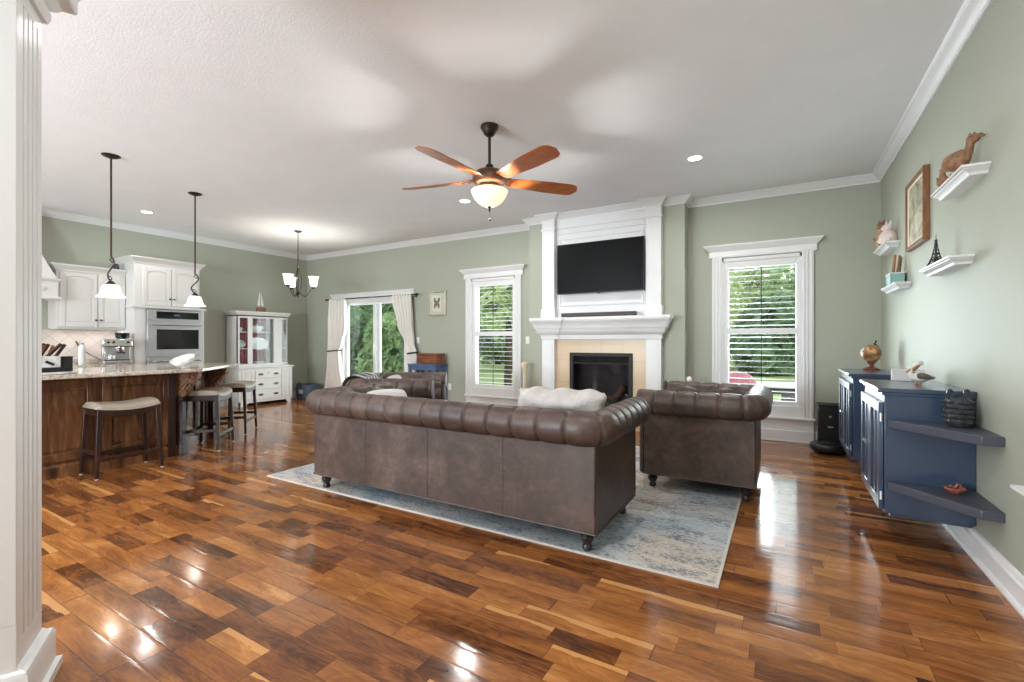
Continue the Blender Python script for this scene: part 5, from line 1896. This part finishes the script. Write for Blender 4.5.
# two figurines on the upper far ledge
gi = thing('spotted_figurine', 'tall spotted brown figurine at the back end of the upper far ledge', 'figurine', (.862, 5.93, 2.126), R(-60))
MB().lathe([(.036, 0), (.038, .01), (.05, .05), (.052, .09), (.042, .14), (.034, .18), (.04, .20)], 18).build('body', 'spotted', gi)
MB().ball((0, 0, .235), (.042, .046, .045), 14, 10).build('head', 'rustic', gi)
for sg in (-1, 1):
    MB().tube([(sg * .024, 0, .268), (sg * .034, 0, .292)], [.012, .006], 8).build('ear', 'rustic', gi)
    MB().tube([(sg * .045, -.01, .16), (sg * .058, -.03, .11), (sg * .035, -.05, .08)], .013, 8).build('arm', 'spotted', gi)
MB().ball((0, -.04, .225), (.02, .02, .015), 10, 7).build('muzzle', 'spotted', gi)
pk = thing('pink_figurine', 'pale pink rounded figurine at the front of the upper far ledge', 'figurine', (.868, 5.62, 2.126), R(-70))
MB().lathe([(.05, 0), (.066, .012), (.076, .05), (.07, .085), (.05, .115), (.036, .125)], 20).build('body', 'pink', pk)
MB().ball((0, -.01, .15), (.045, .042, .04), 14, 10).build('head', 'pink', pk)
for sg in (-1, 1):
    MB().tube([(sg * .026, 0, .178), (sg * .036, .0, .215)], [.014, .005], 8).build('ear', 'whiteg', pk)
    MB().ball((sg * .06, -.035, .035), (.022, .03, .02), 10, 7).build('paw', 'whiteg', pk)
MB().ball((0, -.05, .145), (.018, .014, .013), 10, 6).build('snout', 'whiteg', pk)

tp = thing('teal_planter', 'pale teal square planter on the lower far ledge, holding driftwood sticks', 'planter', (.865, 5.28, 1.701), 0)
mb = MB().box(-.05, .05, -.10, .10, 0, .008)
for a in ((-.05, -.044, -.10, .10), (.044, .05, -.10, .10), (-.05, .05, -.10, -.094), (-.05, .05, .094, .10)):
    mb.box(*a, 0, .095)
mb.build('box', 'teal', tp, bevel=.002)
MB().sweep([(-.05, -.10), (-.05, .10), (.05, .10), (.05, -.10)], [(.004, .088), (-.004, .088), (-.004, .098), (.004, .098)], closed=True).build('rim', 'trim', tp, bevel=.001)
for i in range(4):
    y = -.055 + .04 * i
    sx = .865 + (-.026, .012, .028, -.008)[i]
    pts = [(sx, 5.28 + y, 1.712), (sx + .004, 5.28 + y + .012, 1.82), (sx + .012, 5.28 + y * 1.1 - .02, 1.945 + random.uniform(-.02, .03))]
    tag(MB().tube(pts, [.014, .013, .010], 8).build('driftwood_stick', 'drift'), 'rough driftwood stick standing in the teal planter', 'stick', 'driftwood sticks in the planter')

# ------------------------------------------------------------------ outside the windows
GZ = -.25
struct(MB().box(-60, 50, YB + 4.2, 90, GZ - .2, GZ).box(-60, 50, YB + WT, YB + 4.2, GZ - .2, GZ - .002).build('ground_lawn', 'grass', smooth=False), 'mown green lawn outside')
struct(MB().box(-3.2, 3.5, YB + WT + .01, YB + 3.4, GZ - .1, GZ + .05).build('ground_patio', 'patio', smooth=False), 'pale patio slab outside the windows')


def foliage(cx, cy, cz, rx, ry, rz, n, m, parent, name, size=.11, seed=0):
    rnd = random.Random(seed)
    blobs = [(rnd.uniform(-.62, .62), rnd.uniform(-.62, .62), rnd.uniform(-.62, .62), rnd.uniform(.32, .55)) for _ in range(16)]
    vs, fs = [], []
    for i in range(n):
        bx_, by_, bz_, br = rnd.choice(blobs)
        while True:
            d_ = Vector((rnd.gauss(0, 1), rnd.gauss(0, 1), rnd.gauss(0, 1)))
            if d_.length > .1:
                d_.normalize()
                break
        rr = br * rnd.uniform(.72, 1.05)
        p = Vector((cx + rx * (bx_ + d_.x * rr), cy + ry * (by_ + d_.y * rr), cz + rz * (bz_ + d_.z * rr)))
        nrm = (d_ + Vector((rnd.gauss(0, .5), rnd.gauss(0, .5), rnd.gauss(0, .5) + .3))).normalized()
        u = nrm.orthogonal().normalized()
        a = rnd.uniform(0, 6.28)
        w = nrm.cross(u)
        u, w = u * cos(a) + w * sin(a), w * cos(a) - u * sin(a)
        s = size * rnd.uniform(.6, 1.4)
        o = len(vs)
        vs += [tuple(p - u * s), tuple(p + w * s * .45 + nrm * s * .15), tuple(p + u * s), tuple(p - w * s * .45 + nrm * s * .15)]
        fs.append((o, o + 1, o + 2, o + 3))
    mb = MB()
    mb.v, mb.f = vs, fs
    me = bpy.data.meshes.new(name)
    me.from_pydata(vs, [], fs)
    me.materials.append(M[m])
    o = bpy.data.objects.new(name, me)
    COL.objects.link(o)
    o.parent = parent
    return o


def tree(x, y, h, r, m, label, seed, n=2600, low=.25, size=.2, name='tree', cat='tree'):
    t = thing(name, label, cat, (x, y, GZ), 0, 'trees and shrubs outside')
    top = h
    MB().tube([(0, 0, 0), (r * .03, 0, h * .3), (-r * .02, r * .02, h * .6), (0, 0, h * .85)], [r * .1, r * .08, r * .05, r * .02], 9).build('trunk', 'bark', t)
    foliage(0, 0, h * (low + (1 - low) / 2), r, r, h * (1 - low) / 2 * 1.05, n, m, t, 'crown', size, seed)
    return t


# dense planting close to the slider
for x, y, h, r, m, nm, lb in (
        (-14.2, 12.2, 4.8, 1.5, 'leaf', 'shrub', 'bushy shrub outside the sliding door, filling its left pane'),
        (-11.3, 12.2, 4.8, 1.4, 'leafdark', 'shrub', 'dark shrub outside the sliding door, behind its right pane'),
        (-11.0, 9.3, 2.3, 1.0, 'leafdark', 'shrub', 'low round shrub right outside the sliding door, at the foot of its left pane'),
        (-8.9, 9.3, 2.2, 1.0, 'leaf', 'shrub', 'low round shrub right outside the sliding door, at the foot of its right pane'),
        (-15.2, 16.2, 7.2, 2.0, 'leaf', 'tree', 'tall tree behind the bushy shrub outside the slider'),
        (-20.4, 16.8, 7.2, 2.0, 'leaflight', 'tree', 'pale green tree behind the dark shrub outside the slider')):
    tree(x, y, h, r, m, lb, int(-x * 10), 11000, .0, .085, nm, nm)
# garden seen through the two windows
for x, y, h, r, m, low, nm, lb in (
        (-7.7, 12.9, 5.8, 1.35, 'leaflight', .28, 'tree', 'pale green tree just outside the left window'),
        (-11.3, 19.5, 3.4, 1.6, 'leafdark', .0, 'shrub', 'dark shrub behind the pale tree in the left window'),
        (-15.0, 24.0, 9.0, 2.2, 'leaf', .0, 'tree', 'leafy tree far behind in the left window'),
        (-3.7, 22.5, 3.1, 1.2, 'leafdark', .0, 'shrub', 'dark hedge shrub across the lawn, leftmost in the right window'),
        (-.8, 22.5, 3.2, 1.2, 'leafdark', .0, 'shrub', 'dark hedge shrub across the lawn, middle of the right window'),
        (2.1, 22.5, 3.1, 1.2, 'leafdark', .0, 'shrub', 'dark hedge shrub across the lawn, rightmost in the right window'),
        (-4.5, 27.5, 9.5, 2.6, 'leaflight', .0, 'tree', 'pale tall tree beyond the hedge, left in the right window'),
        (1.9, 28.0, 9.2, 2.6, 'leaf', .0, 'tree', 'green tall tree beyond the hedge, right in the right window'),
        (-1.2, 34.0, 9.0, 2.6, 'leaflight', .0, 'tree', 'farthest pale tree, between the two tall trees of the right window')):
    tree(x, y, h, r, m, lb, int(abs(x) * 10 + y), 4200, low, .17 if y < 20 else .24, nm, nm)

gr = thing('kettle_grill', 'red domed grill on the patio outside the right window', 'grill', (-.62, 7.75, GZ + .05))
MB().lathe([(.29, .70), (.30, .72), (.285, .79), (.235, .87), (.15, .925), (.05, .945), (.002, .947)], 30).build('lid', 'red', gr)
MB().lathe([(.06, .45), (.17, .49), (.26, .58), (.295, .69), (.29, .70)], 30).build('bowl', 'red', gr)
MB().tube([(-.05, 0, .94), (-.04, 0, .98), (.04, 0, .98), (.05, 0, .94)], .009, 6).build('lid_handle', 'darkpl', gr)
for k in range(3):
    a = R(90 + 120 * k)
    MB().tube([(.15 * cos(a), .15 * sin(a), .5), (.33 * cos(a), .33 * sin(a), 0)], .012, 6).build('leg', 'darkpl', gr)
pb = thing('patio_table', 'white-topped patio table outside the right window', 'table', (-.02, 8.75, GZ + .05))
MB().box(-.75, .75, -.4, .4, .66, .70).build('top', 'whitepl', pb, bevel=.01)
for sx in (-1, 1):
    for sy in (-1, 1):
        MB().box(sx * .66 - .03, sx * .66 + .03, sy * .32 - .03, sy * .32 + .03, 0, .66).build('leg', 'darkpl', pb)
MB().box(-.66, .66, -.32, -.30, .56, .66).box(-.66, .66, .30, .32, .56, .66).build('apron', 'darkpl', pb)
for i, x in enumerate((-.35, .12, .42)):
    c_ = thing('patio_chair', ('dark patio chair tucked at the left of the white patio table', 'dark patio chair tucked at the middle of the white patio table', 'dark patio chair tucked at the right of the white patio table')[i], 'chair', (x - .02, 8.2 + .02 * i, GZ + .05), 0, 'patio chairs') if i else None
    if c_ is None:
        continue
    MB().box(-.12, .12, -.14, .2, .40, .43).build('seat', 'darkpl', c_, bevel=.006)
    MB().box(-.12, .12, -.16, -.14, .43, .62).build('backrest', 'darkpl', c_, bevel=.006)
    for sx in (-1, 1):
        for sy in (-.14, .18):
            MB().tube([(sx * .1, sy, .41), (sx * .11, sy, 0)], .012, 6).build('leg', 'darkpl', c_)
